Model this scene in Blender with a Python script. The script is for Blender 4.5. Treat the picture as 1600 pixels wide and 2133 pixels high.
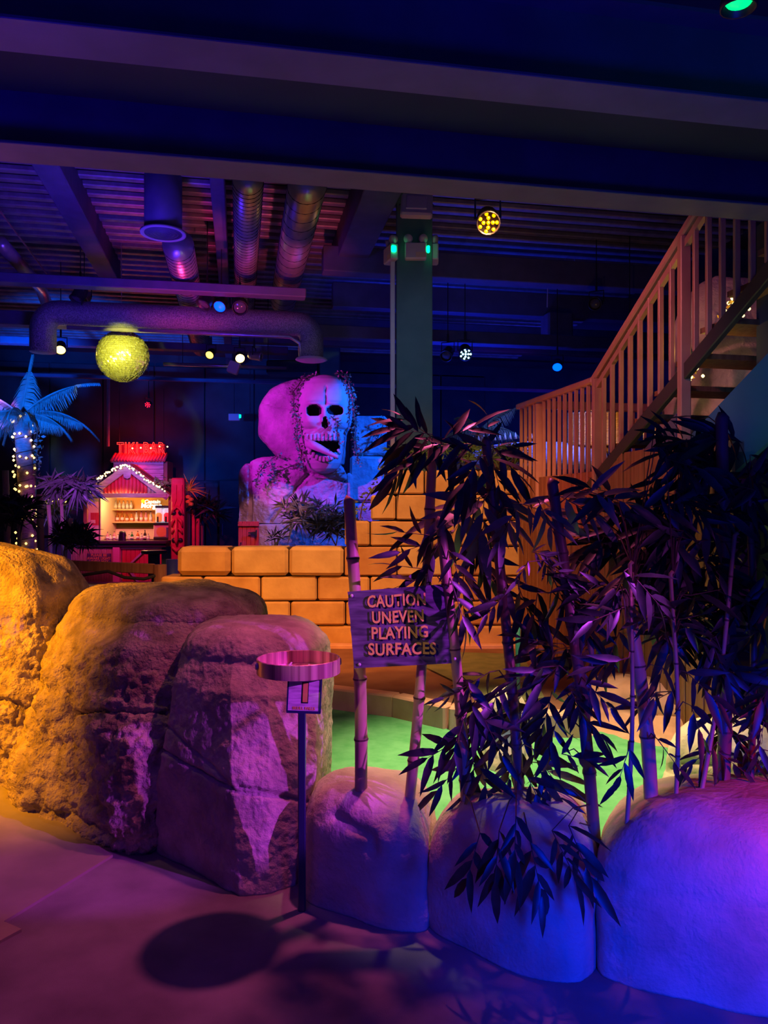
import bpy, math, random
import numpy as np
from mathutils import Vector, Matrix, noise

for o in list(bpy.data.objects):
    bpy.data.objects.remove(o)
SC = bpy.context.scene
COL = SC.collection
F = 1602.0            # focal length in pixels of a 1600 x 2133 frame
H = 1.6               # eye height

# ---------------------------------------------------------------- camera
cam = bpy.data.cameras.new('camera')
cam.sensor_fit = 'VERTICAL'
cam.sensor_height = 32.0
cam.lens = 32.0 * F / 2133.0
cam.clip_start = 0.05
cam.clip_end = 100
co = bpy.data.objects.new('camera', cam)
COL.objects.link(co)
co.location = (0, 0, H)
co.rotation_euler = (math.pi / 2, 0, 0)
SC.camera = co

# ---------------------------------------------------------------- colour management, world
SC.view_settings.view_transform = 'Standard'
SC.view_settings.look = 'None'
SC.view_settings.gamma = 1
SC.view_settings.use_curve_mapping = False
SC.view_settings.exposure = 0.0
world = bpy.data.worlds.new('world')
SC.world = world
world.use_nodes = True
world.node_tree.nodes['Background'].inputs[0].default_value = (0.0, 0.006, 0.13, 1)
world.node_tree.nodes['Background'].inputs[1].default_value = 1.2

GC, GS = 0.983, 0.185   # the building's grid is turned about 10.6 degrees from the view


def P(px, py, D):
    return Vector(((px - 800) / F * D, D, H - (py - 1066.5) / F * D))


def W(px, py, z):
    D = (z - H) * F / (1066.5 - py)
    return Vector(((px - 800) / F * D, D, z))


def G(u, v, z):
    return Vector((u * GC - v * GS, u * GS + v * GC, z))


def UV(p):
    return (p.x * GC + p.y * GS, -p.x * GS + p.y * GC)


# ---------------------------------------------------------------- lamps
def lamp(kind, loc, aim, col, power, size=0.15, cone=60, blend=0.5, name='lamp_or_fill'):
    l = bpy.data.lights.new(name, kind)
    l.color = col
    l.energy = power
    if kind == 'AREA':
        l.shape = 'DISK'
        l.size = size
    else:
        l.shadow_soft_size = size
    if kind == 'SPOT':
        l.spot_size = math.radians(cone)
        l.spot_blend = blend
    o = bpy.data.objects.new(name, l)
    COL.objects.link(o)
    o.location = loc
    d = Vector(aim) - Vector(loc)
    o.rotation_euler = d.to_track_quat('-Z', 'Y').to_euler()
    return o


AMBER = (1.0, 0.38, 0.015)
NAVY = (0.01, 0.03, 1.0)
MAG = (0.85, 0.10, 1.0)
# amber wash on the rocks at the left and on the path beside them
lamp('SPOT', (-3.8, 3.3, 2.4), (-2.8, 4.9, 0.7), (1.0, 0.31, 0.0), 1350, 0.05, 74, 0.9)
lamp('SPOT', (-1.5, 4.4, 3.9), (-1.2, 4.9, 0.9), (1, 0.42, 0.22), 45, 0.05, 70, 0.9)
# pinkish spot over the score tray
lamp('SPOT', (0.27, 3.58, 3.08), (-0.6, 2.75, 0.0), (0.9, 0.11, 0.30), 185, 0.05, 88, 1.0)
lamp('SPOT', (-0.9, 1.4, 3.0), (-0.8, 2.2, 0.0), (0.30, 0.03, 1.0), 26, 0.3, 110, 1.0)  # violet fill added to lift the floor, no lamp there
lamp('SPOT', (1.9, 4.0, 4.2), (0.55, 3.0, 0.4), (1.0, 0.55, 0.6), 55, 0.02, 34, 0.6)
# purple spots from the right of the viewer
lamp('SPOT', (2.5, 1.45, 1.95), (-0.5, 3.15, 0.83), (0.62, 0.06, 1.0), 560, 0.02, 21, 0.3)
lamp('SPOT', (-1.3, 1.2, 2.3), (-0.08, 3.05, 1.08), (1.0, 0.62, 0.12), 60, 0.02, 15, 0.7)  # warm spot added so the gold lettering reads, unseen source
lamp('SPOT', (2.15, 0.7, 1.95), (0.85, 3.0, 1.15), MAG, 45, 0.02, 19, 0.6)
# white-warm spot on the green
lamp('SPOT', (0.85, 5.1, 4.4), (0.85, 4.45, 0.05), (1.0, 0.72, 0.36), 1900, 0.08, 46, 0.9)
# blue washes on the rocks at the right
lamp('SPOT', (1.2, 0.3, 1.1), (1.15, 2.7, 0.12), (0.0, 0.02, 1.0), 430, 0.25, 55, 1.0)
lamp('SPOT', (2.2, 1.6, 1.3), (1.55, 2.7, 0.5), (1.0, 0.03, 0.03), 85, 0.1, 42, 1.0)
# amber on the block wall
lamp('SPOT', (0.9, 5.6, 3.9), (-0.1, 8.0, 1.0), (1.0, 0.41, 0.14), 460, 0.1, 72, 0.7)
lamp('SPOT', (-1.9, 5.3, 4.2), (-1.4, 8.0, 0.9), (1.0, 0.38, 0.14), 330, 0.1, 60, 0.7)
# salmon on the stairs
lamp('SPOT', (-0.6, 4.3, 3.9), (1.9, 6.1, 2.5), (1.0, 0.22, 0.26), 190, 0.05, 55, 0.8)
lamp('SPOT', (1.0, 6.4, 0.9), (1.5, 7.0, 2.3), (1.0, 0.02, 0.03), 25, 0.05, 80, 1)
lamp('SPOT', (1.2, 3.7, 2.2), (2.05, 4.8, 2.35), (0.05, 0.35, 1.0), 14, 0.05, 50, 0.9)  # blue spot added to bring out the stair panel
# statue
lamp('SPOT', (-3.6, 9.6, 3.4), (-1.05, 12.0, 2.7), (0.70, 0.012, 0.85), 640, 0.05, 44, 0.3)
lamp('SPOT', (1.1, 10.3, 3.7), (-0.35, 12.1, 2.5), (0.0, 0.09, 1.0), 900, 0.05, 60, 0.4)
lamp('SPOT', (-1.3, 8.9, 3.7), (-1.75, 12, 1.15), (1.0, 0.28, 0.40), 330, 0.05, 23, 0.25)
lamp('SPOT', (0.2, 9.4, 2.6), (-0.95, 11.2, 1.35), (0.05, 0.12, 1.0), 600, 0.05, 34, 0.8)
# palm and bar
lamp('SPOT', (-5.9, 9.9, 2.9), (-6.0, 13.5, 3.7), (0.0, 0.09, 1.0), 2600, 0.1, 46, 0.7)
lamp('SPOT', (-4.6, 10.5, 3.4), (-5.5, 13.5, 1.8), (0.45, 0.07, 1.0), 420, 0.1, 30, 0.8)
lamp('SPOT', (-4.4, 13.5, 3.6), (-5.6, 17.8, 1.6), (1.0, 0.03, 0.28), 700, 0.1, 42, 0.8)
lamp('SPOT', (-6.9, 12.5, 3.8), (-6.5, 16.0, 1.6), (0.55, 0.09, 1.0), 700, 0.1, 50, 0.8)
lamp('POINT', (-6.1, 17.98, 1.85), (0, 0, 0), (1.0, 0.50, 0.2), 48, 0.15)
# mirror ball
lamp('SPOT', (-3.1, 9.0, 4.0), (-3.84, 11.3, 3.86), (0.85, 0.85, 0.08), 800, 0.05, 20, 0.2)
lamp('SPOT', (-4.6, 9.4, 3.0), (-3.84, 11.3, 3.86), (0.85, 0.85, 0.08), 200, 0.05, 20, 0.2)
# ceiling washes; the soft blue spots are added ambient fill without fixtures
lamp('SPOT', (-2.6, 9.5, 2.6), (-2.7, 10.6, 5.6), (0.9, 0.04, 0.25), 170, 0.1, 60, 1.0)
lamp('SPOT', (-0.9, 9.0, 3.0), (-1.5, 10.2, 5.0), (1.0, 0.10, 0.22), 130, 0.05, 60, 1.0)
lamp('SPOT', (-2.8, 7.4, 3.0), (-3.3, 10.0, 5.6), (0.06, 0.015, 1.0), 300, 0.3, 110, 1.0)
lamp('SPOT', (1.2, 12.5, 2.8), (1.5, 12.6, 5.6), (0.01, 0.03, 1.0), 220, 0.3, 130, 1.0)
lamp('SPOT', (4.5, 15.5, 1.2), (3.6, 19.0, 4.0), (0.02, 0.03, 1.0), 500, 0.3, 120, 1.0)
lamp('SPOT', (-1.0, 15.5, 1.0), (-1.5, 19.5, 3.5), (0.01, 0.06, 1.0), 300, 0.3, 130, 1.0)
# pillar: unseen spot added to brighten it
lamp('SPOT', (0.3, 6.6, 3.2), (0.36, 9.0, 3.4), (0.25, 0.35, 0.75), 60, 0.2, 60, 1.0)
# mezzanine underside; the blue spots are added fill, no fixtures there
lamp('SPOT', (-1.8, 1.6, 1.2), (-1.9, 2.3, 3.3), (0.02, 0.0, 1.0), 110, 0.3, 100, 1.0)
lamp('SPOT', (0.9, 1.3, 1.2), (1.1, 2.6, 3.3), (0.02, 0.02, 1.0), 60, 0.3, 110, 1.0)
lamp('SPOT', (1.75, 1.95, 3.10), (1.6, 2.3, 3.4), (0.0, 1.0, 0.3), 0.8, 0.05, 140, 1.0)
lamp('SPOT', (-2.7, 4.9, 2.5), (-2.0, 3.4, 3.2), (0.55, 0.10, 0.8), 14, 0.2, 100, 1.0)

# ================================================================= helpers
def mat(name, col, rough=0.8, metal=0.0, col2=None, nscale=6.0, bump=0.0, bscale=30.0, emit=None, estr=0.0,
        stretch=(1, 1, 1), spec=0.5, detail=6, contrast=(0.35, 0.65)):
    m = bpy.data.materials.new(name)
    m.use_nodes = True
    nt = m.node_tree
    b = nt.nodes['Principled BSDF']
    b.inputs['Base Color'].default_value = (*col, 1)
    b.inputs['Roughness'].default_value = rough
    b.inputs['Metallic'].default_value = metal
    b.inputs['Specular IOR Level'].default_value = spec
    tc = nt.nodes.new('ShaderNodeTexCoord')
    mp = nt.nodes.new('ShaderNodeMapping')
    mp.inputs['Scale'].default_value = stretch
    nt.links.new(tc.outputs['Object'], mp.inputs['Vector'])
    if col2 is not None:
        n = nt.nodes.new('ShaderNodeTexNoise')
        n.inputs['Scale'].default_value = nscale
        n.inputs['Detail'].default_value = detail
        nt.links.new(mp.outputs[0], n.inputs['Vector'])
        r = nt.nodes.new('ShaderNodeValToRGB')
        r.color_ramp.elements[0].position = contrast[0]
        r.color_ramp.elements[1].position = contrast[1]
        r.color_ramp.elements[0].color = (*col, 1)
        r.color_ramp.elements[1].color = (*col2, 1)
        nt.links.new(n.outputs['Fac'], r.inputs[0])
        nt.links.new(r.outputs[0], b.inputs['Base Color'])
    if bump:
        n2 = nt.nodes.new('ShaderNodeTexNoise')
        n2.inputs['Scale'].default_value = bscale
        n2.inputs['Detail'].default_value = 8
        nt.links.new(mp.outputs[0], n2.inputs['Vector'])
        bp = nt.nodes.new('ShaderNodeBump')
        bp.inputs['Strength'].default_value = min(1, bump * 10)
        bp.inputs['Distance'].default_value = bump * 0.2
        nt.links.new(n2.outputs['Fac'], bp.inputs['Height'])
        nt.links.new(bp.outputs[0], b.inputs['Normal'])
    if emit is not None:
        b.inputs['Emission Color'].default_value = (*emit, 1)
        b.inputs['Emission Strength'].default_value = estr
    return m


class MB:
    def __init__(s):
        s.v = []
        s.f = []
        s.m = []

    def add(s, vs, fs, mi=0):
        k = len(s.v)
        s.v += [tuple(v) for v in vs]
        s.f += [tuple(i + k for i in f) for f in fs]
        s.m += [mi] * len(fs)
        return s

    def box(s, c, size, rot=None, mi=0, ch=0.0):
        c = Vector(c)
        hx, hy, hz = size[0] / 2, size[1] / 2, size[2] / 2
        if ch <= 0:
            vs = [Vector((x * hx, y * hy, z * hz)) for x in (-1, 1) for y in (-1, 1) for z in (-1, 1)]
            fs = [(0, 1, 3, 2), (4, 6, 7, 5), (0, 4, 5, 1), (2, 3, 7, 6), (0, 2, 6, 4), (1, 5, 7, 3)]
        else:
            vs = []
            idx = {}
            for x in (-1, 1):
                for y in (-1, 1):
                    for z in (-1, 1):
                        for ax in range(3):
                            p = [x * hx, y * hy, z * hz]
                            for k in range(3):
                                if k != ax:
                                    p[k] -= (x, y, z)[k] * ch
                            idx[(x, y, z, ax)] = len(vs)
                            vs.append(Vector(p))
            fs = []
            for ax in range(3):
                o1, o2 = [k for k in range(3) if k != ax]
                for sg in (-1, 1):
                    q = []
                    for a, b in ((-1, -1), (1, -1), (1, 1), (-1, 1)):
                        t = [0, 0, 0]
                        t[ax] = sg
                        t[o1] = a
                        t[o2] = b
                        q.append(idx[(*t, ax)])
                    fs.append(tuple(q))
            for ax in range(3):       # edge strips
                o1, o2 = [k for k in range(3) if k != ax]
                for a in (-1, 1):
                    for b in (-1, 1):
                        q = []
                        for sg, fa in ((-1, o1), (1, o1), (1, o2), (-1, o2)):
                            t = [0, 0, 0]
                            t[ax] = sg
                            t[o1] = a
                            t[o2] = b
                            q.append(idx[(*t, fa)])
                        fs.append(tuple(q))
            for x in (-1, 1):
                for y in (-1, 1):
                    for z in (-1, 1):
                        fs.append((idx[(x, y, z, 0)], idx[(x, y, z, 1)], idx[(x, y, z, 2)]))
        if rot is not None:
            vs = [rot @ v for v in vs]
        return s.add([v + c for v in vs], fs, mi)

    def beam(s, a, b, w, h, mi=0, up=(0, 0, 1), ch=0.0):
        a = Vector(a)
        b = Vector(b)
        x = (b - a)
        L = x.length
        x.normalize()
        z = Vector(up) - x * x.dot(Vector(up))
        z.normalize()
        y = z.cross(x)
        R = Matrix((x, y, z)).transposed()
        return s.box((a + b) / 2, (L, w, h), R, mi, ch)

    def tube(s, pts, rad, n=8, mi=0, cap=True):
        pts = [Vector(p) for p in pts]
        if not hasattr(rad, '__len__'):
            rad = [rad] * len(pts)
        k = len(s.v)
        up = None
        for i, p in enumerate(pts):
            t = (pts[min(i + 1, len(pts) - 1)] - pts[max(i - 1, 0)]).normalized()
            if up is None:
                up = Vector((0, 0, 1)) if abs(t.z) < 0.9 else Vector((0, 1, 0))
            a = t.cross(up).normalized()
            b = a.cross(t).normalized()
            up = b
            for j in range(n):
                th = 2 * math.pi * j / n
                s.v.append(tuple(p + (a * math.cos(th) + b * math.sin(th)) * rad[i]))
        for i in range(len(pts) - 1):
            for j in range(n):
                q = k + i * n + j
                r = k + i * n + (j + 1) % n
                s.f.append((q, r, r + n, q + n))
                s.m.append(mi)
        if cap:
            s.f.append(tuple(k + j for j in reversed(range(n))))
            s.f.append(tuple(k + (len(pts) - 1) * n + j for j in range(n)))
            s.m += [mi, mi]
        return s

    def lathe(s, prof, c, n=24, mi=0, axis=None, mis=None):
        c = Vector(c)
        k = len(s.v)
        R = Matrix.Identity(3)
        if axis is not None:
            R = Vector(axis).to_track_quat('Z', 'Y').to_matrix()
        for r, z in prof:
            for j in range(n):
                th = 2 * math.pi * j / n
                s.v.append(tuple(c + R @ Vector((r * math.cos(th), r * math.sin(th), z))))
        for i in range(len(prof) - 1):
            for j in range(n):
                q = k + i * n + j
                r = k + i * n + (j + 1) % n
                s.f.append((q, r, r + n, q + n))
                s.m.append(mis[i] if mis else mi)
        if prof[0][0] > 1e-5:
            s.f.append(tuple(k + j for j in reversed(range(n))))
            s.m.append(mi)
        if prof[-1][0] > 1e-5:
            s.f.append(tuple(k + (len(prof) - 1) * n + j for j in range(n)))
            s.m.append(mis[-1] if mis else mi)
        return s

    def prism(s, poly, d, mi=0):
        """poly: list of 3D points of one face; d: offset vector of the other face"""
        n = len(poly)
        d = Vector(d)
        vs = [Vector(p) for p in poly] + [Vector(p) + d for p in poly]
        fs = [tuple(range(n)), tuple(reversed(range(n, 2 * n)))]
        fs += [(i, (i + 1) % n, n + (i + 1) % n, n + i)[::-1] for i in range(n)]
        return s.add(vs, fs, mi)

    def build(s, name, mats, parent=None, smooth=False):
        off = Vector((0, 0, 0))
        q = parent
        while q is not None:
            off += q.location
            q = q.parent
        me = bpy.data.meshes.new(name)
        if off.length > 0:
            vs = [(v[0] - off.x, v[1] - off.y, v[2] - off.z) for v in s.v]
        else:
            vs = s.v
        me.from_pydata(vs, [], s.f)
        if not isinstance(mats, (list, tuple)):
            mats = [mats]
        for m in mats:
            me.materials.append(m)
        me.polygons.foreach_set('material_index', s.m)
        if smooth:
            me.polygons.foreach_set('use_smooth', [True] * len(me.polygons))
        me.update()
        o = bpy.data.objects.new(name, me)
        COL.objects.link(o)
        if parent is not None:
            o.parent = parent
        return o


def tag(o, label, cat, group=None, kind=None):
    if label:
        o['label'] = label
    if cat:
        o['category'] = cat
    if group:
        o['group'] = group
    if kind:
        o['kind'] = kind
    return o


def thing(name, loc, label, cat, group=None):
    o = bpy.data.objects.new(name, None)
    o.empty_display_size = 0.05
    COL.objects.link(o)
    o.location = loc
    return tag(o, label, cat, group)


def struct(o):
    o['kind'] = 'structure'
    return o


def inst(src, name, M, parent):
    """a piece that shares mesh data with src, M in world space"""
    o = bpy.data.objects.new(name, src if isinstance(src, bpy.types.Mesh) else src.data)
    COL.objects.link(o)
    if parent is not None:
        o.parent = parent
        off = Vector((0, 0, 0))
        q = parent
        while q is not None:
            off += q.location
            q = q.parent
        M = Matrix.Translation(-off) @ M
    o.matrix_basis = M
    return o


def text_mesh(body, size, mat_, parent, M, name='lettering', extrude=0.0, outline=0.0, offset=0.0, align='CENTER', spacing=1.0, line=1.0, shear=0.0):
    c = bpy.data.curves.new(name, 'FONT')
    c.body = body
    c.size = size
    c.align_x = align
    c.align_y = 'CENTER'
    c.space_character = spacing
    c.space_line = line
    c.offset = offset
    c.shear = shear
    c.resolution_u = 3
    if outline > 0:
        c.fill_mode = 'NONE'
        c.bevel_depth = outline
        c.bevel_resolution = 1
    else:
        c.extrude = extrude
    o = bpy.data.objects.new(name, c)
    COL.objects.link(o)
    dg = bpy.context.evaluated_depsgraph_get()
    me = bpy.data.meshes.new_from_object(o.evaluated_get(dg))
    bpy.data.objects.remove(o)
    me.materials.clear()
    me.materials.append(mat_)
    return inst(me, name, M, parent)


def face_cam(loc, rz=0.0, tilt=0.0, roll=0.0):
    """matrix for flat text that faces -Y"""
    return Matrix.Translation(loc) @ Matrix.Rotation(rz, 4, 'Z') @ Matrix.Rotation(math.pi / 2 + tilt, 4, 'X') @ Matrix.Rotation(roll, 4, 'Z')


def catmull_closed(pts, n):
    k = len(pts)
    out = []
    for i in range(n):
        t = i / n * k
        j = int(t)
        f = t - j
        p0, p1, p2, p3 = (pts[(j - 1) % k], pts[j % k], pts[(j + 1) % k], pts[(j + 2) % k])
        out.append(0.5 * ((2 * p1) + (-p0 + p2) * f + (2 * p0 - 5 * p1 + 4 * p2 - p3) * f * f + (-p0 + 3 * p1 - 3 * p2 + p3) * f ** 3))
    return out


def seg_dist(px, py, poly):
    best = 1e9
    for (ax, ay), (bx, by) in zip(poly[:-1], poly[1:]):
        dx, dy = bx - ax, by - ay
        t = max(0, min(1, ((px - ax) * dx + (py - ay) * dy) / (dx * dx + dy * dy + 1e-9)))
        d = math.hypot(px - ax - t * dx, py - ay - t * dy)
        best = min(best, d)
    return best


def boulder(name, levels, dome, mats, label=None, cat='rock', amp=0.03, fine=0.008, fscale=14, cracks=(), n=150, rows=60,
            drows=26, seed=0, parent=None, sharp=0.62, domepow=0.55, roughz=None, group=None, kind=None):
    """levels: (z, [(px, D), ...]) footprints bottom to top; a dome of the given height closes the top"""
    zs = [l[0] for l in levels]
    polys = [[Vector(((px - 800) / F * D, D)) for px, D in l[1]] for l in levels]
    grid = []
    for i in range(rows):
        z = zs[0] + (zs[-1] - zs[0]) * i / (rows - 1)
        j = 0
        while j < len(zs) - 2 and z > zs[j + 1]:
            j += 1
        f = (z - zs[j]) / max(1e-6, zs[j + 1] - zs[j])
        f = max(0, min(1, f))
        poly = [a.lerp(b, f) for a, b in zip(polys[j], polys[j + 1])]
        sm = catmull_closed(poly, n)
        m = len(poly)
        lin = []
        for q in range(n):
            t = q / n * m
            a = int(t)
            lin.append(poly[a % m].lerp(poly[(a + 1) % m], t - a))
        grid.append([(s_.lerp(l_, min(1, sharp * (0.5 if sharp < 0.7 else 0.85))), z) for s_, l_ in zip(sm, lin)])
    top = [p for p, _ in grid[-1]]
    cen = sum(top, Vector((0, 0))) / n
    for i in range(1, drows + 1):
        a = i / drows * math.pi / 2
        sc = max(0.0, math.cos(a)) ** domepow
        if i == drows:
            sc = 0.02
        grid.append([(cen + (p - cen) * sc, zs[-1] + dome * math.sin(a)) for p in top])
    A = np.array([[(p.x, p.y, z) for p, z in r] for r in grid])
    du = np.roll(A, -1, 1) - np.roll(A, 1, 1)
    dv = np.gradient(A, axis=0)
    N = np.cross(du, dv)
    N /= (np.linalg.norm(N, axis=2, keepdims=True) + 1e-9)
    so = Vector((seed * 7.1, seed * 3.3, seed * 1.7))
    R, C = A.shape[:2]
    for i in range(R):
        for j in range(C):
            p = Vector(A[i, j])
            nn = noise.noise(p * 2.2 + so) * amp + noise.noise(p * 6 + so) * amp * 0.45
            fa = fine
            if roughz is not None:
                k = max(0.12, min(1, (roughz - p.z) / 0.15 + noise.noise(p * 3 + so) * 1.2))
                fa = fine * k
            if fa:
                nn += (noise.noise(p * fscale + so) + 0.7 * noise.noise(p * fscale * 2.1 + so) + 0.5 * noise.noise(p * fscale * 4.3 + so)) * fa
            if cracks and p.y > 0.1:
                qx = 800 + F * p.x / p.y
                qy = 1066.5 - F * (p.z - H) / p.y
                if N[i, j][1] < 0.3:
                    wob = noise.noise(p * 9 + so) * 27 / max(3.0, p.y)
                    for poly, w, dep in cracks:
                        d = seg_dist(qx + wob, qy + wob, poly)
                        if d < w * 3:
                            nn -= dep * math.exp(-(d / w) ** 2)
            q = N[i, j] * nn
            if i == 0:
                q[2] = 0
            A[i, j] += q
    b = MB()
    b.v = [tuple(x) for x in A.reshape(-1, 3)]
    for i in range(R - 1):
        for j in range(C):
            b.f.append((i * C + j, i * C + (j + 1) % C, (i + 1) * C + (j + 1) % C, (i + 1) * C + j))
    b.f.append(tuple((R - 1) * C + j for j in range(C)))
    b.f.append(tuple(reversed(range(C))))
    b.m = [0] * len(b.f)
    o = b.build(name, mats, parent, smooth=True)
    if label:
        tag(o, label, cat, group)
    if kind:
        o['kind'] = kind
    return o


rnd = random.Random(7)

# ================================================================= materials
M_path = mat('path carpet', (0.16, 0.14, 0.15), 0.95, col2=(0.30, 0.27, 0.28), nscale=2.2, bump=0.03, bscale=260, spec=0.1)
M_slab = mat('worn smooth path', (0.24, 0.22, 0.17), 0.75, col2=(0.34, 0.30, 0.23), nscale=3, bump=0.01, bscale=60, spec=0.3)
M_rock = mat('sprayed concrete rock', (0.24, 0.20, 0.17), 0.9, col2=(0.50, 0.43, 0.37), nscale=9, bump=0.12, bscale=55, spec=0.15)
M_rock2 = mat('trowelled concrete rock', (0.34, 0.29, 0.26), 0.9, col2=(0.55, 0.48, 0.43), nscale=7, bump=0.08, bscale=35, spec=0.15)
M_rocksm = mat('smooth painted rock', (0.44, 0.37, 0.31), 0.85, col2=(0.62, 0.54, 0.46), nscale=5, bump=0.05, bscale=70, spec=0.15)
M_tan = mat('pale tan rock', (0.50, 0.42, 0.30), 0.9, col2=(0.66, 0.58, 0.44), nscale=5, bump=0.05, bscale=30)
M_green = mat('putting carpet', (0.09, 0.36, 0.14), 0.95, col2=(0.14, 0.45, 0.20), nscale=9, bump=0.03, bscale=300, spec=0.1)
M_olive = mat('olive carpet', (0.16, 0.17, 0.08), 0.95, col2=(0.22, 0.22, 0.10), nscale=8, bump=0.02, bscale=200, spec=0.1)
M_brown = mat('brown terrace carpet', (0.20, 0.09, 0.06), 0.95, col2=(0.28, 0.14, 0.09), nscale=3, bump=0.02, bscale=200, spec=0.1)
M_kerb = mat('kerb render', (0.60, 0.30, 0.20), 0.85, col2=(0.70, 0.38, 0.26), nscale=6, bump=0.03, bscale=40)
M_block = [mat('sandstone block %d' % i, c, 0.85, col2=c2, nscale=4, bump=0.05, bscale=14, spec=0.2) for i, (c, c2) in enumerate([
    ((0.50, 0.28, 0.11), (0.66, 0.40, 0.17)), ((0.46, 0.22, 0.09), (0.58, 0.31, 0.13)), ((0.56, 0.36, 0.16), (0.70, 0.48, 0.22))])]
M_joint = mat('dark mortar', (0.06, 0.035, 0.02), 0.95)
M_plank = mat('stained plank', (0.22, 0.085, 0.04), 0.7, col2=(0.34, 0.15, 0.075), nscale=4, stretch=(8, 8, 0.6), bump=0.03, bscale=20)
M_rail = mat('varnished rail', (0.42, 0.21, 0.17), 0.4, col2=(0.50, 0.27, 0.20), nscale=5, bump=0.01, bscale=30)
M_string = mat('dark stringer', (0.05, 0.035, 0.035), 0.5)
M_pillar = mat('teal painted plaster', (0.075, 0.17, 0.165), 0.8, col2=(0.10, 0.21, 0.20), nscale=3, bump=0.01, bscale=30)
M_dark = mat('matt black paint', (0.03, 0.03, 0.04), 0.85, col2=(0.045, 0.045, 0.06), nscale=2)
M_soffit = mat('dark ceiling board', (0.035, 0.035, 0.05), 0.9, col2=(0.05, 0.05, 0.07), nscale=1.2)
M_steel = mat('grey painted steel', (0.09, 0.09, 0.16), 0.6, col2=(0.12, 0.11, 0.20), nscale=5, bump=0.01)
M_rib = mat('galvanised deck', (0.28, 0.25, 0.28), 0.5, 0.3, col2=(0.42, 0.38, 0.42), nscale=7)
M_galv = mat('galvanised duct', (0.50, 0.46, 0.46), 0.32, 0.7, col2=(0.62, 0.58, 0.56), nscale=9)
M_foil = mat('crinkled foil duct', (0.22, 0.24, 0.25), 0.35, 0.5, col2=(0.5, 0.5, 0.48), nscale=60, bump=0.1, bscale=60)
M_white = mat('white plastic', (0.62, 0.55, 0.58), 0.5)
M_wall = mat('dark teal wall', (0.02, 0.045, 0.055), 0.85, col2=(0.035, 0.075, 0.08), nscale=1.5)
M_black = mat('black metal', (0.02, 0.02, 0.025), 0.4)
M_chrome = mat('copper tray metal', (0.45, 0.20, 0.20), 0.30, 0.5, col2=(0.95, 0.55, 0.48), nscale=7, stretch=(6, 6, .1), contrast=(0.4, 0.6))
M_bluepost = mat('dark blue steel post', (0.02, 0.03, 0.10), 0.35)
M_bamboo = mat('bamboo cane', (0.42, 0.28, 0.16), 0.45, col2=(0.58, 0.42, 0.24), nscale=4, stretch=(3, 3, 0.5))
M_bamdk = mat('dark bamboo cane', (0.16, 0.085, 0.07), 0.45, col2=(0.24, 0.13, 0.10), nscale=4, stretch=(3, 3, 0.5))
M_node = mat('bamboo node', (0.10, 0.06, 0.04), 0.6)
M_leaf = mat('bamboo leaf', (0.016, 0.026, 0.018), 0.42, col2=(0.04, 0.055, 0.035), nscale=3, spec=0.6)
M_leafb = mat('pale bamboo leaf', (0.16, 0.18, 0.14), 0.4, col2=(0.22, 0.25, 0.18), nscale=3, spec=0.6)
M_leafg = mat('green leaf', (0.04, 0.10, 0.035), 0.5, col2=(0.08, 0.17, 0.05), nscale=5)
M_vine = mat('ivy leaf', (0.12, 0.15, 0.08), 0.45, col2=(0.24, 0.26, 0.17), nscale=9)
M_frond = mat('palm frond', (0.14, 0.20, 0.12), 0.5, col2=(0.22, 0.30, 0.2), nscale=5)
M_trunk = mat('palm trunk', (0.42, 0.26, 0.18), 0.85, col2=(0.30, 0.17, 0.11), nscale=14, stretch=(1, 1, 4), bump=0.08, bscale=14)
M_stone = mat('statue stone', (0.30, 0.26, 0.25), 0.85, col2=(0.52, 0.46, 0.44), nscale=3.5, bump=0.25, bscale=9)
M_skull = mat('carved skull plaster', (0.40, 0.36, 0.35), 0.8, col2=(0.52, 0.47, 0.45), nscale=4, bump=0.03, bscale=16)
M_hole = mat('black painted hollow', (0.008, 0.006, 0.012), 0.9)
M_reddoor = mat('red painted boards', (0.50, 0.03, 0.04), 0.7, col2=(0.62, 0.06, 0.05), nscale=8, stretch=(4, 4, .6))
M_redtin = mat('red corrugated tin', (0.60, 0.05, 0.06), 0.6, col2=(0.70, 0.09, 0.09), nscale=6)
M_greywood = mat('weathered grey wood', (0.36, 0.30, 0.30), 0.8, col2=(0.50, 0.43, 0.42), nscale=6, stretch=(1, 1, 5))
M_cream = mat('cream panel', (0.75, 0.60, 0.38), 0.7)
M_orange = mat('orange back wall', (0.80, 0.38, 0.08), 0.7, col2=(0.85, 0.45, 0.12), nscale=4)
M_olivep = mat('olive green panel', (0.20, 0.25, 0.03), 0.7)
M_shelf = mat('shelf wood', (0.70, 0.42, 0.18), 0.6)
M_counter = mat('dark bar counter', (0.05, 0.03, 0.05), 0.25)
M_bulb = mat('warm bulb', (1, 0.8, 0.4), 0.5, emit=(1.0, 0.62, 0.16), estr=2.6)
M_bulbw = mat('white yellow bulb', (1, 0.9, 0.6), 0.5, emit=(1.0, 0.78, 0.30), estr=2.8)
M_neon = mat('red neon', (1, 0.2, 0.1), 0.5, emit=(1.0, 0.035, 0.02), estr=2.3)
M_neonw = mat('white neon', (0.8, 1, 0.95), 0.5, emit=(0.45, 1.0, 0.85), estr=0.95)
M_signback = mat('dark red sign board', (0.20, 0.01, 0.015), 0.7)
M_goldtxt = mat('gold lettering', (0.85, 0.58, 0.12), 0.6, col2=(0.75, 0.50, 0.10), nscale=20)
M_shadowtxt = mat('black lettering', (0.01, 0.008, 0.02), 0.8)
M_wood = mat('printed weathered wood', (0.03, 0.02, 0.045), 0.45, col2=(0.20, 0.14, 0.26), nscale=5, stretch=(1.5, 1.5, 11), bump=0.02, bscale=8, contrast=(0.3, 0.75))
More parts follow.
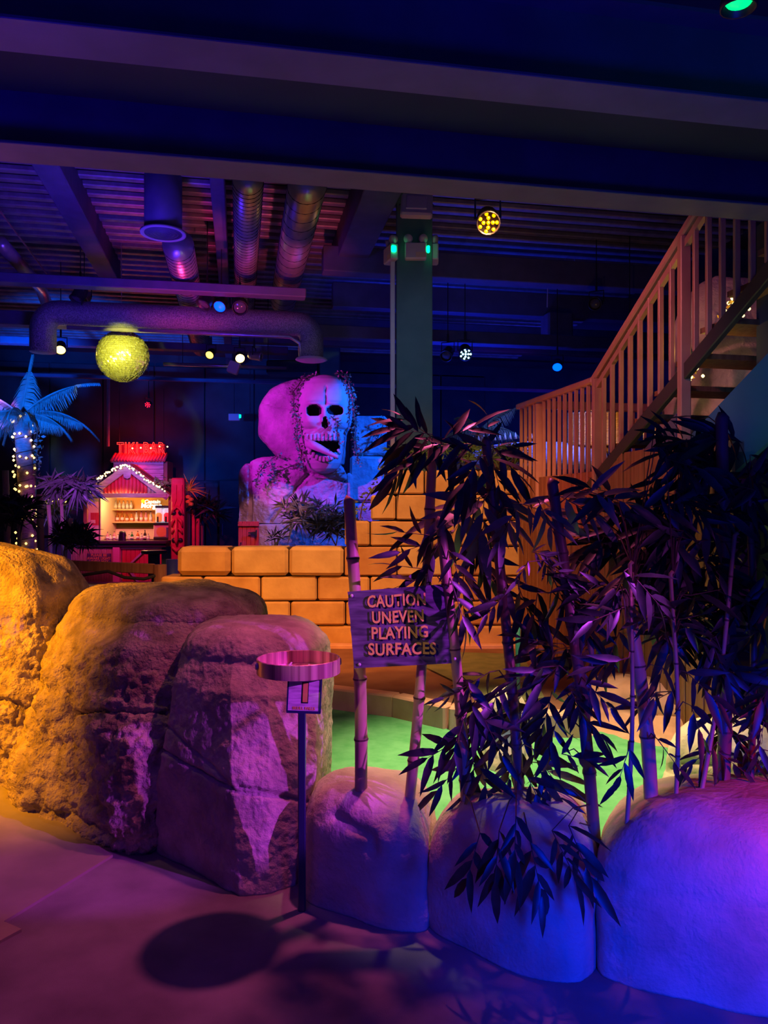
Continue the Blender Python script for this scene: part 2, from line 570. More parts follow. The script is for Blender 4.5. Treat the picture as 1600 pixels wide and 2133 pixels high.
M_pinkwood = mat('printed pale wood', (0.42, 0.34, 0.42), 0.5, col2=(0.80, 0.68, 0.78), nscale=10, stretch=(1.5, 1.5, 12), contrast=(0.3, 0.6))
M_rope = mat('black rope', (0.03, 0.025, 0.03), 0.9, bump=0.05)
M_bin = mat('blue plastic', (0.05, 0.07, 0.35), 0.4)
M_teal = mat('green steel post', (0.02, 0.16, 0.12), 0.5)
M_bluepanel = mat('blue stair panel', (0.03, 0.16, 0.30), 0.6, col2=(0.04, 0.20, 0.36), nscale=2)
M_thatch = mat('straw thatch', (0.70, 0.42, 0.12), 0.9, col2=(0.45, 0.22, 0.06), nscale=16, stretch=(1, 1, 6), bump=0.1, bscale=20)
M_hide = mat('grey blue hide', (0.22, 0.26, 0.40), 0.7, col2=(0.32, 0.36, 0.50), nscale=16, bump=0.08, bscale=30)
M_spot = mat('spotted hide', (0.45, 0.27, 0.20), 0.8, col2=(0.10, 0.05, 0.04), nscale=22, contrast=(0.5, 0.56))
M_yellow = mat('yellow petals', (0.80, 0.60, 0.06), 0.6)
M_redfl = mat('red petals', (0.6, 0.04, 0.06), 0.6)


def glass(name, col, emit=None, estr=0):
    m = mat(name, col, 0.12, emit=emit, estr=estr)
    m.node_tree.nodes['Principled BSDF'].inputs['Transmission Weight'].default_value = 0.35
    return m


# ================================================================= the setting
RZ = math.atan2(GS, GC)
RG = Matrix.Rotation(RZ, 3, 'Z')


def gbox(b, u0, u1, v0, v1, z0, z1, mi=0, ch=0):
    return b.box(G((u0 + u1) / 2, (v0 + v1) / 2, (z0 + z1) / 2), (u1 - u0, v1 - v0, z1 - z0), RG, mi, ch)


struct(gbox(MB(), -10, 10, -3, 20.6, -0.12, 0.0).build('floor', M_path))
struct(gbox(MB(), -10, 10, 20.3, 20.6, 0, 5.6).build('wall_back', M_wall))
struct(gbox(MB(), -10.2, -10, -3, 20.6, 0, 5.9).build('wall_left', M_wall))
struct(gbox(MB(), 10, 10.2, -3, 20.6, 0, 5.9).build('wall_right', M_wall))
struct(gbox(MB(), -10, 10, 3.4, 20.6, 5.6, 5.75).build('ceiling', M_soffit))
# dark panels on the back wall
wb = thing('wall_panelling', G(-3, 20.28, 0), 'tall dark teal wall boards with thin joints behind the bar and the statue', 'panelling')
wb['kind'] = 'structure'
for k in range(13):
    u = -9.6 + k * 1.25
    for z0, z1 in ((0.05, 2.35), (2.4, 5.3)):
        gbox(MB(), u, u + 1.22, 20.24, 20.3, z0, z1, ch=0.012).build('panel', M_wall, wb)

# path slab at the left
b = MB()
b.prism([(-4.5, 4.7, 0.0), (-3.0, 3.9, 0.0), P(0, 1640, 4.47).xy.to_3d(), P(235, 1786, 3.565).xy.to_3d(), P(8, 1926, 2.985).xy.to_3d(),
         P(45, 1942, 2.93).xy.to_3d(), P(0, 1966, 2.85).xy.to_3d(), (-2.4, 2.4, 0), (-4.5, 2.6, 0)], (0, 0, 0.012))
struct(b.build('path_slab', M_slab))

# green
KERB = [(-2.2, 7.0), (-0.9, 6.32), (-0.438, 6.05), (0.1, 5.78), (0.474, 5.45), (0.9, 5.30), (1.4, 5.25)]
b = MB()
b.prism([(-1.0, 4.5, 0), (-0.6, 3.75, 0), (0, 3.3, 0), (1.0, 3.0, 0), (3.6, 2.9, 0), (4.2, 6.0, 0), (2.9, 7.2, 0), (1.4, 5.25, 0), (0.9, 5.30, 0), (0.474, 5.45, 0),
         (0.1, 5.78, 0), (-0.438, 6.05, 0), (-0.9, 6.32, 0), (-2.2, 7.0, 0)], (0, 0, 0.06))
struct(b.build('putting_green', M_green))
b = MB()
b.prism([(x, y + 0.1, 0.0) for x, y in KERB] + [(1.75, 6.2, 0), (2.0, 8.3, 0), (-3.6, 8.3, 0), (-3.4, 7.8, 0)], (0, 0, 0.2))
struct(b.build('brown_terrace', M_brown))
kb = thing('trim_1', (0, 5.7, 0), 'low salmon rendered kerb between the green carpet and the brown terrace', 'kerb')
kb['kind'] = 'structure'
for (ax, ay), (bx, by) in zip(KERB[:-1], KERB[1:]):
    a = Vector((ax, ay + 0.05, 0.115))
    c = Vector((bx, by + 0.05, 0.115))
    d = (c - a).normalized() * 0.003
    MB().beam(a + d, c - d, 0.14, 0.21, ch=0.012).build('kerb_section', M_kerb, kb)
struct(MB().prism([P(885, 1392, 1.4 * F / 325.5).xy.to_3d() + Vector((0, 0, .2)), (0.75, 7.6, .2), (1.35, 7.5, .2), (1.2, 5.75, .2), (0.85, 5.55, .2)], (0, 0, 0.015)).build('olive_carpet', M_olive))

# ---- mezzanine over the viewer
def soff(p):
    return p


ang = math.atan(0.188)
cu, su = math.cos(ang), math.sin(ang)


def Z(u, v, z):   # grid of the mezzanine beams
    return Vector((u * cu - v * su, u * su + v * cu, z))


RZM = Matrix.Rotation(ang, 3, 'Z')


def zbox(b, u0, u1, v0, v1, z0, z1, mi=0, ch=0):
    return b.box(Z((u0 + u1) / 2, (v0 + v1) / 2, (z0 + z1) / 2), (u1 - u0, v1 - v0, z1 - z0), RZM, mi, ch)


V1 = (-P(0, 337, 3.38).x * su + 3.38 * cu)     # far edge of the outer beam
V2 = (1.283 * su + 2.57 * cu)
struct(zbox(MB(), -6, 6, -1.5, V1 - 0.05, 3.46, 3.6).build('mezzanine_soffit', M_soffit))
for i, v in enumerate((V1, V2)):
    b = MB()
    zbox(b, -6, 6, v - 0.19, v, 3.14, 3.155, ch=0.003)
    zbox(b, -6, 6, v - 0.102, v - 0.088, 3.155, 3.445)
    zbox(b, -6, 6, v - 0.19, v, 3.445, 3.46)
    o = struct(b.build('mezzanine_beam', M_steel))
struct(zbox(MB(), -6, 6, V1 - 0.05, V1 - 0.02, 3.46, 4.0).build('mezzanine_fascia', M_dark))
# sheet lining between the two beams
struct(zbox(MB(), -6, 6, V2 + 0.0, V1 - 0.19, 3.36, 3.38).build('soffit_board', M_soffit))
# right hand column, close to the viewer
struct(MB().box((P(1576, 900, 4.85).x + 0.25, 4.6, 1.7), (0.5, 0.5, 3.4)).build('side_column', mat('navy paint', (0.03, 0.05, 0.10), 0.8)))

# ---- deck ribs
b = MB()
b.box((0, 0, 0), (16, 0.11, 0.07), None, 0, 0.012)
rib = b.build('ceiling_rib', M_rib, bpy.data.objects['ceiling'])
rib.matrix_basis = Matrix.Translation(G(-1, 6.0, 5.56)) @ Matrix.Rotation(RZ, 4, 'Z')
for k in range(1, 48):
    inst(rib, 'ceiling_rib', Matrix.Translation(G(-1, 6.0 + k * 0.27, 5.56)) @ Matrix.Rotation(RZ, 4, 'Z'), bpy.data.objects['ceiling'])


def girder(u, z, w, h, v0=4.0, v1=20, m=M_steel, name='ceiling_girder'):
    return struct(gbox(MB(), u - w / 2, u + w / 2, v0, v1, z, z + h, ch=0.01).build(name, m))


def crossbeam(v, z, d, h, u0, u1, m=M_steel, name='ceiling_crossbeam'):
    return struct(gbox(MB(), u0, u1, v - d / 2, v + d / 2, z, z + h, ch=0.01).build(name, m))


def uvz(px, py, z):
    return UV(W(px, py, z))


girder(uvz(125, 400, 5.2)[0], 5.2, 0.28, 0.36, 4, uvz(220, 590, 5.2)[1])
girder(uvz(457, 450, 5.25)[0], 5.25, 0.16, 0.3)
girder(uvz(775, 450, 5.1)[0], 5.1, 0.42, 0.45, 4, uvz(775, 575, 5.1)[1])
u_, v_ = uvz(0, 590, 4.5)
crossbeam(v_, 4.5, 0.2, 0.12, -9, uvz(640, 612, 4.5)[0])
u_, v_ = uvz(700, 570, 4.9)
crossbeam(v_, 4.9, 0.25, 0.35, uvz(672, 568, 4.9)[0], 9)
u_, v_ = uvz(900, 600, 4.95)
crossbeam(v_ + 1.2, 4.9, 0.2, 0.4, uvz(665, 600, 4.95)[0] + 0.3, 9)
u_, v_ = uvz(700, 700, 4.35)
crossbeam(v_, 4.3, 0.22, 0.2, -9, 9)
u_, v_ = uvz(0, 716, 4.4)
crossbeam(v_, 4.4, 0.2, 0.12, -9, uvz(600, 738, 4.4)[0])
crossbeam(uvz(300, 792, 4.6)[1], 4.6, 0.1, 0.08, -9, 9)
crossbeam(uvz(1100, 760, 4.6)[1] - 1, 4.6, 0.2, 0.5, 0, 9)
struct(MB().box(P(688, 900, 17).xy.to_3d() + Vector((0, 0, 2.8)), (0.42, 0.42, 5.6)).build('far_column', M_pillar))

# ---- central pillar with trunking
cp = thing('central_pillar', (P(860, 1000, 9).x, 9.2, 0), 'square blue-green pillar rising behind the stepped block wall, white units fixed round its top', 'pillar')
cp['kind'] = 'structure'
x0, x1 = P(826, 0, 9).x, P(901, 0, 9).x
MB().box(((x0 + x1) / 2, 9.21, 2.8), (x1 - x0, 0.42, 5.6), None, 0, 0.008).build('shaft', M_pillar, cp)
MB().box((x0 - 0.045, 9.06, 2.2), (0.055, 0.09, 4.9), None, 0, 0.008).build('trunking', M_white, cp)

# ================================================================= ducts
def spiral_duct(name, a, c, r, label, m=M_galv, n=28, pitch=0.09, seam=True):
    a = Vector(a)
    c = Vector(c)
    t = thing(name, a, label, 'duct')
    MB().tube([a, c], r, n).build('duct_body', m, t, True)
    if seam:
        x = (c - a).normalized()
        y = x.cross(Vector((0, 0, 1))).normalized()
        z = x.cross(y)
        L = (c - a).length
        turns = L / (pitch * r / 0.15)
        k = int(turns * 16)
        pts = []
        for i in range(k + 1):
            th = i / 16 * 2 * math.pi
            pts.append(a + x * (L * i / k) + (y * math.cos(th) + z * math.sin(th)) * (r + 0.001))
        MB().tube(pts, 0.006, 4).build('spiral_seam', M_black, t)
    return t


def along(px0, py0, py1, z):
    p = W(px0, py0, z)
    u, v = UV(p)
    D1 = (z - H) * F / (1066.5 - py1)
    v1 = v + (D1 - p.y) / GC
    return G(u, v, z), G(u, v1, z)


a, c = along(517, 372, 645, 4.95)
spiral_duct('spiral_duct', a, c, 0.155, 'slim silver spiral duct running straight back, left of the fatter silver one', pitch=0.10)
a, c = along(641, 380, 628, 5.0)
spiral_duct('spiral_duct', a, c, 0.20, 'fat silver spiral duct running back towards the right end of the lighting bar', pitch=0.2)
a, c = along(371, 510, 722, 4.85)
spiral_duct('spiral_duct', a, c, 0.19, 'reddish silver spiral duct behind the big round ceiling outlet', pitch=0.10)

# vertical outlet near the viewer
p = P(340, 487, 9.0)
t = thing('ceiling_air_outlet', p, 'big round drop duct with a ringed grille facing down, near the left', 'air outlet')
MB().tube([p, p + Vector((0, 0, 0.95))], 0.215, 28).build('drop_pipe', M_steel, t, True)
MB().lathe([(0.20, 0.02), (0.262, 0.02), (0.262, -0.005), (0.25, -0.012), (0.235, 0.0), (0.2, 0.005)], p, 36).build('rim', M_rail if False else M_white, t, True)
for k in range(5):
    r = 0.215 - k * 0.042
    MB().lathe([(r, 0.012), (r, -0.004), (r - 0.008, -0.004), (r - 0.016, 0.012)], p, 32).build('grille_ring', M_steel, t, True)
MB().lathe([(0.0, 0.018), (0.2, 0.018)], p, 28).build('grille_plate', M_black, t)

# foil duct across the hall with elbows
zf = 4.35
pa = W(125, 652, zf)
ua, va = UV(pa)
ub = uvz(618, 672, zf)[0]
t = thing('foil_duct', pa, 'crinkled foil-wrapped duct crossing the hall with bent ends, behind the mirror ball', 'duct')
pts = []
rr = 0.22
drop = 0.55
for k in range(7):
    th = k / 6 * math.pi / 2
    pts.append(G(ua - rr * math.sin(th) + 0.0, va, zf - rr + rr * math.cos(th)))
pts = [G(ua - rr, va, zf - drop)] + pts[::-1]
pts.append(G((ua + ub) / 2, va, zf))
q = []
for k in range(7):
    th = k / 6 * math.pi / 2
    q.append(G(ub + rr * math.sin(th), va, zf - rr + rr * math.cos(th)))
pts += q + [G(ub + rr, va, zf - drop + 0.05)]
MB().tube(pts, 0.175, 20).build('duct_body', M_foil, t, True)
MB().lathe([(0.0, 0.03), (0.22, 0.02), (0.235, 0), (0.2, -0.015), (0, -0.005)], G(ub + rr, va, zf - drop + 0.03), 28).build('outlet_disc', M_white, t, True)
MB().tube([G(ua + 0.1, va - 0.05, zf - 0.205), G(ub - 0.1, va - 0.05, zf - 0.205), G(ub + 0.05, va - 0.05, zf - 0.29), G(ub + 0.06, va - 0.05, zf - 0.52)], 0.03, 8).build('side_pipe', M_galv, t, True)

# smaller bits among the roof
zt = 4.35
a = W(0, 500, 5.0)
tag(MB().tube([W(0, 505, 5.0), W(85, 600, 5.0), W(100, 640, 5.0)], 0.09, 12).build('drain_pipe', M_galv, None, True), 'short silver pipe slanting back at the far left of the roof', 'pipe')
tag(MB().tube([W(0, 440, 5.3), W(97, 570, 5.3)], 0.012, 6).build('cable', M_rail), 'thin reddish cable slanting across the roof at far left', 'cable')
tag(MB().box(P(1160, 680, 13), (0.45, 0.35, 0.42), Matrix.Rotation(0.2, 3, 'Z'), 0, 0.03).build('loudspeaker', M_steel), 'dark box loudspeaker hung under the roof left of the stair handrail', 'loudspeaker')
tag(MB().box(P(610, 768, 17), (1.1, 0.5, 0.3), None, 0, 0.03).build('ceiling_unit', M_dark), 'dark flat box unit hung from the roof above the statue', 'air unit')
tag(MB().tube([P(1140, 640, 12), P(1141, 600, 12), P(1166, 565, 12), P(1180, 534, 12), P(1196, 532, 12), P(1199, 560, 12), P(1197, 590, 12)], 0.008, 5).build('hanging_cable', M_white), 'thin pale cable looping below the roof right of the amber lamp', 'cable')

# ================================================================= stage lights
def stage_light(pos, aim, col, estr, label, r=0.09, body=M_black, dots=False, group=None, rod=5.6):
    pos = Vector(pos)
    d = (Vector(aim) - pos).normalized()
    t = thing('stage_light', pos, label, 'spotlight', group)
    MB().lathe([(r * 0.6, 0.0), (r * 0.9, 0.03), (r, 0.08), (r, 0.2), (r * 1.08, 0.21), (r * 1.08, 0.235), (r * 0.96, 0.235), (r * 0.96, 0.2)], pos - d * 0.2, 18, axis=d).build('can', body, t, True)
    if dots:
        ml = mat('lit lens', col, 0.4, emit=col, estr=estr)
        MB().lathe([(0.001, 0), (r * 0.97, 0)], pos + d * 0.005, 18, axis=d).build('lens_plate', M_black, t)
        R = d.to_track_quat('Z', 'Y').to_matrix()
        for i in range(12):
            rr_ = 0 if i == 0 else (r * 0.42 if i < 5 else r * 0.78)
            th = i * 2 * math.pi / (4 if i < 5 else 7)
            q = pos + d * 0.01 + R @ Vector((math.cos(th) * rr_, math.sin(th) * rr_, 0))
            MB().lathe([(r * 0.17, 0), (r * 0.15, 0.012), (0.001, 0.018)], q, 8, axis=d).build('lens', ml, t, True)
    elif estr > 0:
        ml = mat('lit lens', col, 0.4, emit=col, estr=estr)
        MB().lathe([(r * 0.96, 0.0), (r * 0.7, 0.02), (0.001, 0.03)], pos, 18, axis=d).build('lens', ml, t, True)
    else:
        MB().lathe([(r * 0.96, 0.0), (r * 0.7, 0.02), (0.001, 0.03)], pos, 18, axis=d).build('lens', mat('dark lens', (0.1, 0.1, 0.12), 0.1), t, True)
    q = pos - d * 0.1
    s_ = d.cross(Vector((0, 0, 1)))
    if s_.length < 0.1:
        s_ = Vector((1, 0, 0))
    s_.normalize()
    up = Vector((0, 0, 1))
    MB().tube([q + s_ * (r + 0.012), q + s_ * (r + 0.012) + up * (r + 0.07), q - s_ * (r + 0.012) + up * (r + 0.07), q - s_ * (r + 0.012)], 0.009, 6).build('yoke', M_black, t)
    zt2 = rod if rod else q.z + r + 0.2
    MB().tube([q + up * (r + 0.07), q + up * (r + 0.2)], 0.016, 6).build('clamp', M_black, t)
    if rod:
        MB().tube([q + up * (r + 0.07), Vector((q.x, q.y, rod))], 0.007, 5).build('hanging_rod', M_black, t)
    return t


stage_light(P(1017, 463, 5.9), (0.5, 2.6, 1.4), (1.0, 0.28, 0.0), 5, 'amber lit round lamp hanging alone right of the pillar top', 0.085, dots=True)
stage_light(P(458, 638, 10.6), (-2.6, 6.0, 1.0), (0.0, 0.06, 1.0), 3, 'blue lit stage lamp on the bar between the two silver ducts', 0.085)
stage_light(P(500, 640, 10.4), (-1.0, 6.0, 1.0), (0, 0, 0), 0, 'unlit black stage lamp just right of the blue lit one on the bar', 0.1)
stage_light(P(425, 632, 10.5), (-4.0, 9.0, 1.0), (0, 0, 0), 0, 'unlit black stage lamp just left of the blue lit one on the bar', 0.1)
stage_light(P(437, 739, 13), (-3.2, 6, 0.5), (1.0, 0.6, 0.08), 4, 'small yellow lit spotlight, left of the brightest yellow one', 0.07)
stage_light(P(500, 746, 13), (-0.8, 7, 1.2), (1.0, 0.62, 0.15), 9, 'brightest yellow lit spotlight, above the left shoulder of the statue', 0.08)
stage_light(P(541, 743, 12.9), (3.5, 12, 3.2), (0, 0, 0), 0, 'unlit pale cylinder spotlight pointing sideways, right of the brightest yellow one', 0.07, M_galv)
stage_light(P(126, 728, 12), (-3.6, 8, 1.0), (1.0, 0.68, 0.12), 7, 'yellow lit spotlight left of the mirror ball', 0.08)
stage_light(P(308, 843, 17.5), (-4.5, 8, 1.0), (1.0, 0.01, 0.03), 3, 'small red lit lamp above the red neon sign', 0.07, dots=True)
stage_light(P(970, 737, 12), (1.3, 8, 1.0), (0.4, 0.8, 1.0), 3, 'icy white lit multi-lens lamp right of the pillar', 0.1, dots=True)
stage_light(P(1161, 764, 12.5), (2.0, 9, 1.5), (0.0, 0.06, 1.0), 4, 'blue lit lamp hanging left of the bend in the stair handrail', 0.08)
stage_light(P(1311, 698, 11), (2.0, 7, 1.5), (0.0, 0.05, 1.0), 3, 'blue lit lamp seen between the sloping balusters', 0.06)
stage_light(P(1540, -6, 2.35), (1.0, 2.45, 1.0), (0.0, 1.0, 0.2), 1.5, 'green lit lamp under the dark mezzanine at the top right corner', 0.05, rod=3.46)
stage_light(P(160, 622, 10.5), (-5.6, 9, 1.0), (0, 0, 0), 0, 'unlit black lamp on the crossing beam above the palm', 0.09)
stage_light(P(170, 625, 11.2), (-4.6, 9, 3.0), (0, 0, 0), 0, 'unlit lamp with a pale face left of the mirror ball cable', 0.1, M_galv)
stage_light(P(930, 740, 12), (0.2, 10, 2.5), (0, 0, 0), 0, 'unlit black lamp between the pillar and the icy white lamp', 0.09)
stage_light(P(1240, 632, 11), (1.6, 8, 3.2), (0, 0, 0), 0, 'unlit dark lamp under the roof above the stair landing', 0.09)
tag(MB().box(P(487, 766, 12.9), (0.18, 0.12, 0.2), Matrix.Rotation(0.35, 3, 'Y'), 0, 0.015).build('junction_box', M_white), 'tilted purple-lit square box below the brightest yellow spotlight', 'box')
lbar = tag(MB().tube([G(uvz(340, 742, 4.25)[0], uvz(340, 742, 4.25)[1], 4.12), G(uvz(600, 742, 4.25)[0], uvz(340, 742, 4.25)[1], 4.12)], 0.03, 10).build('lighting_bar', M_galv, None, True), 'round lighting bar that carries the yellow spotlights above the statue', 'bar')

for x_ in (380, 560):
    ug, vg = uvz(x_, 742, 4.25)[0], uvz(340, 742, 4.25)[1]
    MB().tube([G(ug, vg, 4.12), G(ug, vg, 5.6)], 0.006, 5).build('hanging_rod', M_black, lbar)
# floodlight and emergency lights on the pillar
p = P(868, 430, 8.5)
t = thing('floodlight', p, 'square white floodlight tilted down at the top of the pillar', 'floodlight')
R = Matrix.Rotation(math.radians(-28), 3, 'X') @ Matrix.Rotation(math.radians(3), 3, 'Y')
MB().box(p, (0.35, 0.09, 0.33), R, 0, 0.02).build('housing', M_white, t)
MB().box(p + R @ Vector((0, -0.052, 0)), (0.23, 0.02, 0.2), R, 0, 0.006).build('front_glass', mat('frosted glass', (0.72, 0.62, 0.68), 0.3), t)
MB().tube([p + Vector((-0.19, 0, 0)), p + Vector((-0.19, 0.25, 0.12)), p + Vector((0.19, 0.25, 0.12)), p + Vector((0.19, 0, 0))], 0.012, 6).build('bracket', M_black, t)


def twin_light(p, R, label, led):
    t = thing('emergency_light', p, label, 'emergency light', 'twin-head emergency lights on the pillar')
    MB().box(p, (0.25, 0.09, 0.19), R, 0, 0.012).build('housing', M_white, t)
    MB().box(p + R @ Vector((0.06, -0.047, -0.05)), (0.12, 0.004, 0.06), R).build('label_plate', M_cream, t)
    for s_ in (-1, 1):
        q = p + R @ Vector((s_ * 0.09, -0.01, 0.145))
        d = (R @ Vector((s_ * 0.5, -1, -0.3))).normalized()
        h = MB().lathe([(0.02, -0.06), (0.045, -0.04), (0.055, 0.0), (0.05, 0.012), (0.001, 0.016)], q, 14, axis=d).build('lamp_head', M_white, t, True)
        MB().tube([p + R @ Vector((s_ * 0.09, 0, 0.09)), q], 0.012, 6).build('neck', M_white, t)
    if led:
        MB().box(p + R @ Vector((led, -0.02, 0.02)), (0.035, 0.06, 0.075), R, 0, 0.01).build('green_indicator', mat('green led', (0, 1, .3), 0.4, emit=(0.0, 1.0, 0.30), estr=3.5), t)['label'] = 'glowing green indicator'
    return t


twin_light(P(866, 524, 8.9), Matrix.Identity(3), 'white twin-head emergency light on the front face of the pillar', 0.145)
twin_light(P(814, 530, 9.05), Matrix.Rotation(math.radians(-68), 3, 'Z'), 'white twin-head emergency light on the left side of the pillar', 0.14)
twin_light(P(905, 530, 9.15), Matrix.Rotation(math.radians(88), 3, 'Z'), 'white twin-head emergency light on the right side of the pillar', None)
p = P(488, 869, 19)
t = thing('exit_box', p, 'small white emergency light with a green dot on the dark back wall', 'emergency light')
MB().box(p, (0.27, 0.1, 0.17), None, 0, 0.01).build('housing', M_white, t)
MB().box(p + Vector((0.15, -0.03, 0.02)), (0.04, 0.04, 0.08)).build('green_indicator', mat('green led small', (0, 1, .3), 0.4, emit=(0.0, 1.0, 0.30), estr=4), t)
MB().tube([p + Vector((0, 0, .085)), p + Vector((0, 0, 1.9))], 0.008, 5).build('cable', M_black, t)

# ================================================================= mirror ball
p = P(256, 742, 11.3)
r = 0.372
t = thing('mirror_ball', p, 'large round mirror ball glowing yellow, hung left of the silver ducts', 'mirror ball')
m = mat('mirror tiles', (0.80, 0.78, 0.30), 0.22, 0.75, col2=(0.95, 0.92, 0.45), nscale=40)  # yellow of the reflected spotlights is put into the tile colour
b = MB()
nr, nc = 36, 72
for i in range(nr):
    for j in range(nc):
        t0, t1 = (i + 0.04) / nr * math.pi, (i + 0.96) / nr * math.pi
        q0, q1 = (j + 0.04) / nc * 2 * math.pi, (j + 0.96) / nc * 2 * math.pi
        jt = rnd.uniform(-0.004, 0.004)
        b.add([p + Vector((math.sin(a_) * math.cos(c_), math.sin(a_) * math.sin(c_), math.cos(a_))) * (r + jt * k_) for k_, (a_, c_) in enumerate(((t0, q0), (t1, q0), (t1, q1), (t0, q1)))], [(0, 1, 2, 3)])
o = b.build('mirror_tiles', m, t)
o['kind'] = 'stuff'
MB().lathe([(math.sin(k / 20 * math.pi) * (r - 0.008), -math.cos(k / 20 * math.pi) * (r - 0.008)) for k in range(21)], p, 32).build('core', mat('ball core', (0.25, 0.22, 0.05), 0.5), t, True)
for s_ in (-0.14, 0.02):
    MB().lathe([(0.03, 0), (0.03, 0.05), (0.01, 0.06)], p + Vector((s_, 0, r - 0.03)), 10).build('hook', M_galv, t)
MB().tube([p + Vector((-0.14, 0, r)), p + Vector((-0.02, 0, r + 0.22)), p + Vector((0.02, 0, r))], 0.012, 6).build('strap', mat('yellow strap', (0.6, 0.5, 0.15), 0.8), t)
MB().tube([p + Vector((-0.02, 0, r + 0.22)), p + Vector((-0.02, 0, 1.72))], 0.006, 5).build('cable', M_galv, t)

# ================================================================= block wall
wall = thing('block_wall', (-0.4, 8, 0.2), 'stepped wall of large amber-lit sandstone blocks in the middle distance', 'wall')
rowsy = [978, 1030, 1084, 1138, 1200, 1252, 1303, 1352]
rowx = [
    [806, 884, 998, 1092],
    [771, 825, 940, 1030, 1092],
    [717, 771, 886, 1010, 1092],
    [369, 482, 602, 717, 827, 940, 1040, 1092],
    [334, 423, 543, 661, 771, 886, 1000, 1092],
    [334, 370, 482, 605, 720, 830, 944, 1050, 1092],
    [334, 423, 547, 659, 775, 888, 996, 1092],
]
for i, xs in enumerate(rowx):
    for j in range(len(xs) - 1):
        a = P(xs[j], rowsy[i], 8)
        c = P(xs[j + 1], rowsy[i + 1], 8)
        g = 0.007
        w, h = c.x - a.x - 2 * g, a.z - c.z - 2 * g
        jy = rnd.uniform(-0.02, 0.015)
        big = i == 3 and j < 3
        ch = 0.05 if (i == 3 and j == 0) else (0.032 if big else rnd.uniform(0.012, 0.022))
        dep = 0.42
        R = Matrix.Rotation(rnd.uniform(-0.006, 0.006), 3, 'Y')
        if big:
            jy -= 0.03
        MB().box(((a.x + c.x) / 2, 8.0 + jy + dep / 2, (a.z + c.z) / 2), (w, dep, h), R, 0, ch).build('block', M_block[rnd.choice([0, 0, 1, 2, 0])], wall)
b = MB()
for i, xs in enumerate(rowx):
    a = P(xs[0] + 4, rowsy[i] + 3, 8)
    c = P(xs[-1] - 2, rowsy[i + 1], 8)
    b.box(((a.x + c.x) / 2, 8.22, (a.z + c.z) / 2), (c.x - a.x, 0.34, a.z - c.z))
b.build('mortar', M_joint, wall)
b = MB()
b.box((1.42, 8.69, 0.99), (2.74, 0.52, 1.98))
b.box((1.8, 9.6, 1.05), (2.3, 1.2, 2.1))
struct(b.build('planter_bed', M_joint))
struct(MB().box((-1.1, 10.2, 0.53), (2.3, 3.4, 1.06)).build('planter_bed', M_joint))
# low dark kerb where wall meets terrace
struct(MB().box((-0.45, 7.93, 0.21), (3.6, 0.12, 0.06), None, 0, 0.01).build('trim_2', M_kerb))
tag(MB().lathe([(0.035, 0), (0.035, 0.1), (0.03, 0.11)], P(805, 1022, 8.15), 12).build('candle', M_white, None, True), 'small pale candle stub on the step of the block wall', 'candle')

# ================================================================= stair
def SL(D):
    return 1.42 + 0.2133 * (8 - D)


def Spt(D, z, off=0.0):
    return Vector((SL(D) + off * 0.978, D + off * 0.209, z))


def sz(D):   # stringer height at distance D
    return 1.98 + (6.365 - D) * (3.0 - 1.98) / (6.365 - 4.5)


pw = thing('plank_wall', (SL(8), 8, 0.2), 'tall reddish wooden plank wall boxing in the underside of the stair', 'plank wall')
D = 8.0
while D > 4.75:
    w = rnd.uniform(0.085, 0.115)
    a, c = Spt(D, 0), Spt(D - w + 0.008, 0)
    top = 1.93 if D > 6.4 else min(sz(D) - 0.05, 2.05)
    off = rnd.uniform(-0.008, 0.006)
    MB().beam(Vector((a.x + off, a.y, (top + 0.02) / 2)), Vector((c.x + off, c.y, (top + 0.02) / 2)), 0.03, top, ch=0.004).build('plank', M_plank, pw)
    D -= w
st = thing('staircase', (SL(6), 6, 0), 'wooden stair climbing right towards the mezzanine with a salmon handrail', 'staircase')
# landing and treads
MB().prism([Spt(8.2, 1.72), Spt(6.4, 1.72), Spt(6.4, 1.72, 1.1), Spt(8.2, 1.72, 1.1)], (0, 0, 0.06)).build('landing', M_plank, st)
nt_ = 8
for k in range(nt_):
    D = 6.4 - k * 0.27
    z = 1.78 + (k + 1) * 0.165
    MB().prism([Spt(D, z, 0.03), Spt(D - 0.29, z, 0.03), Spt(D - 0.29, z, 1.0), Spt(D, z, 1.0)], (0, 0, 0.035)).build('tread', M_plank, st)
# stringers
for off, nm in ((0.0, 'stringer'), (1.03, 'stringer')):
    a, c = Spt(6.5, sz(6.5) - 0.10, off), Spt(4.2, sz(4.2) - 0.10, off)
    MB().beam(a, c, 0.045, 0.10, up=(0, 0, 1), ch=0.006).build(nm, M_string if off == 0 else M_bluepanel, st)
# blue closing panel below the stringer
MB().prism([Spt(5.30, sz(5.30) - 0.42, 0.14), Spt(4.25, sz(4.25) - 0.42, 0.14), Spt(4.25, sz(4.25) - 0.95, 0.14), Spt(5.0, sz(5.0) - 0.95, 0.14), Spt(5.3, sz(5.3) - 0.8, 0.14)], (0.03, 0, 0)).build('closing_panel', M_bluepanel, st)
MB().prism([Spt(6.4, 1.72, 0.05), Spt(5.35, sz(5.35) - 0.25, 0.05), Spt(5.35, 1.2, 0.05), Spt(6.4, 1.2, 0.05)], (0.03, 0, 0)).build('grey_panel', M_steel, st)
# handrails
hr1 = MB().beam(Spt(8.06, 2.70), Spt(6.42, 2.70), 0.065, 0.055, ch=0.012).build('handrail', M_rail, st)


def rz(D):
    return 2.70 + (6.42 - D) * (3.54 - 2.70) / (6.42 - 5.075)


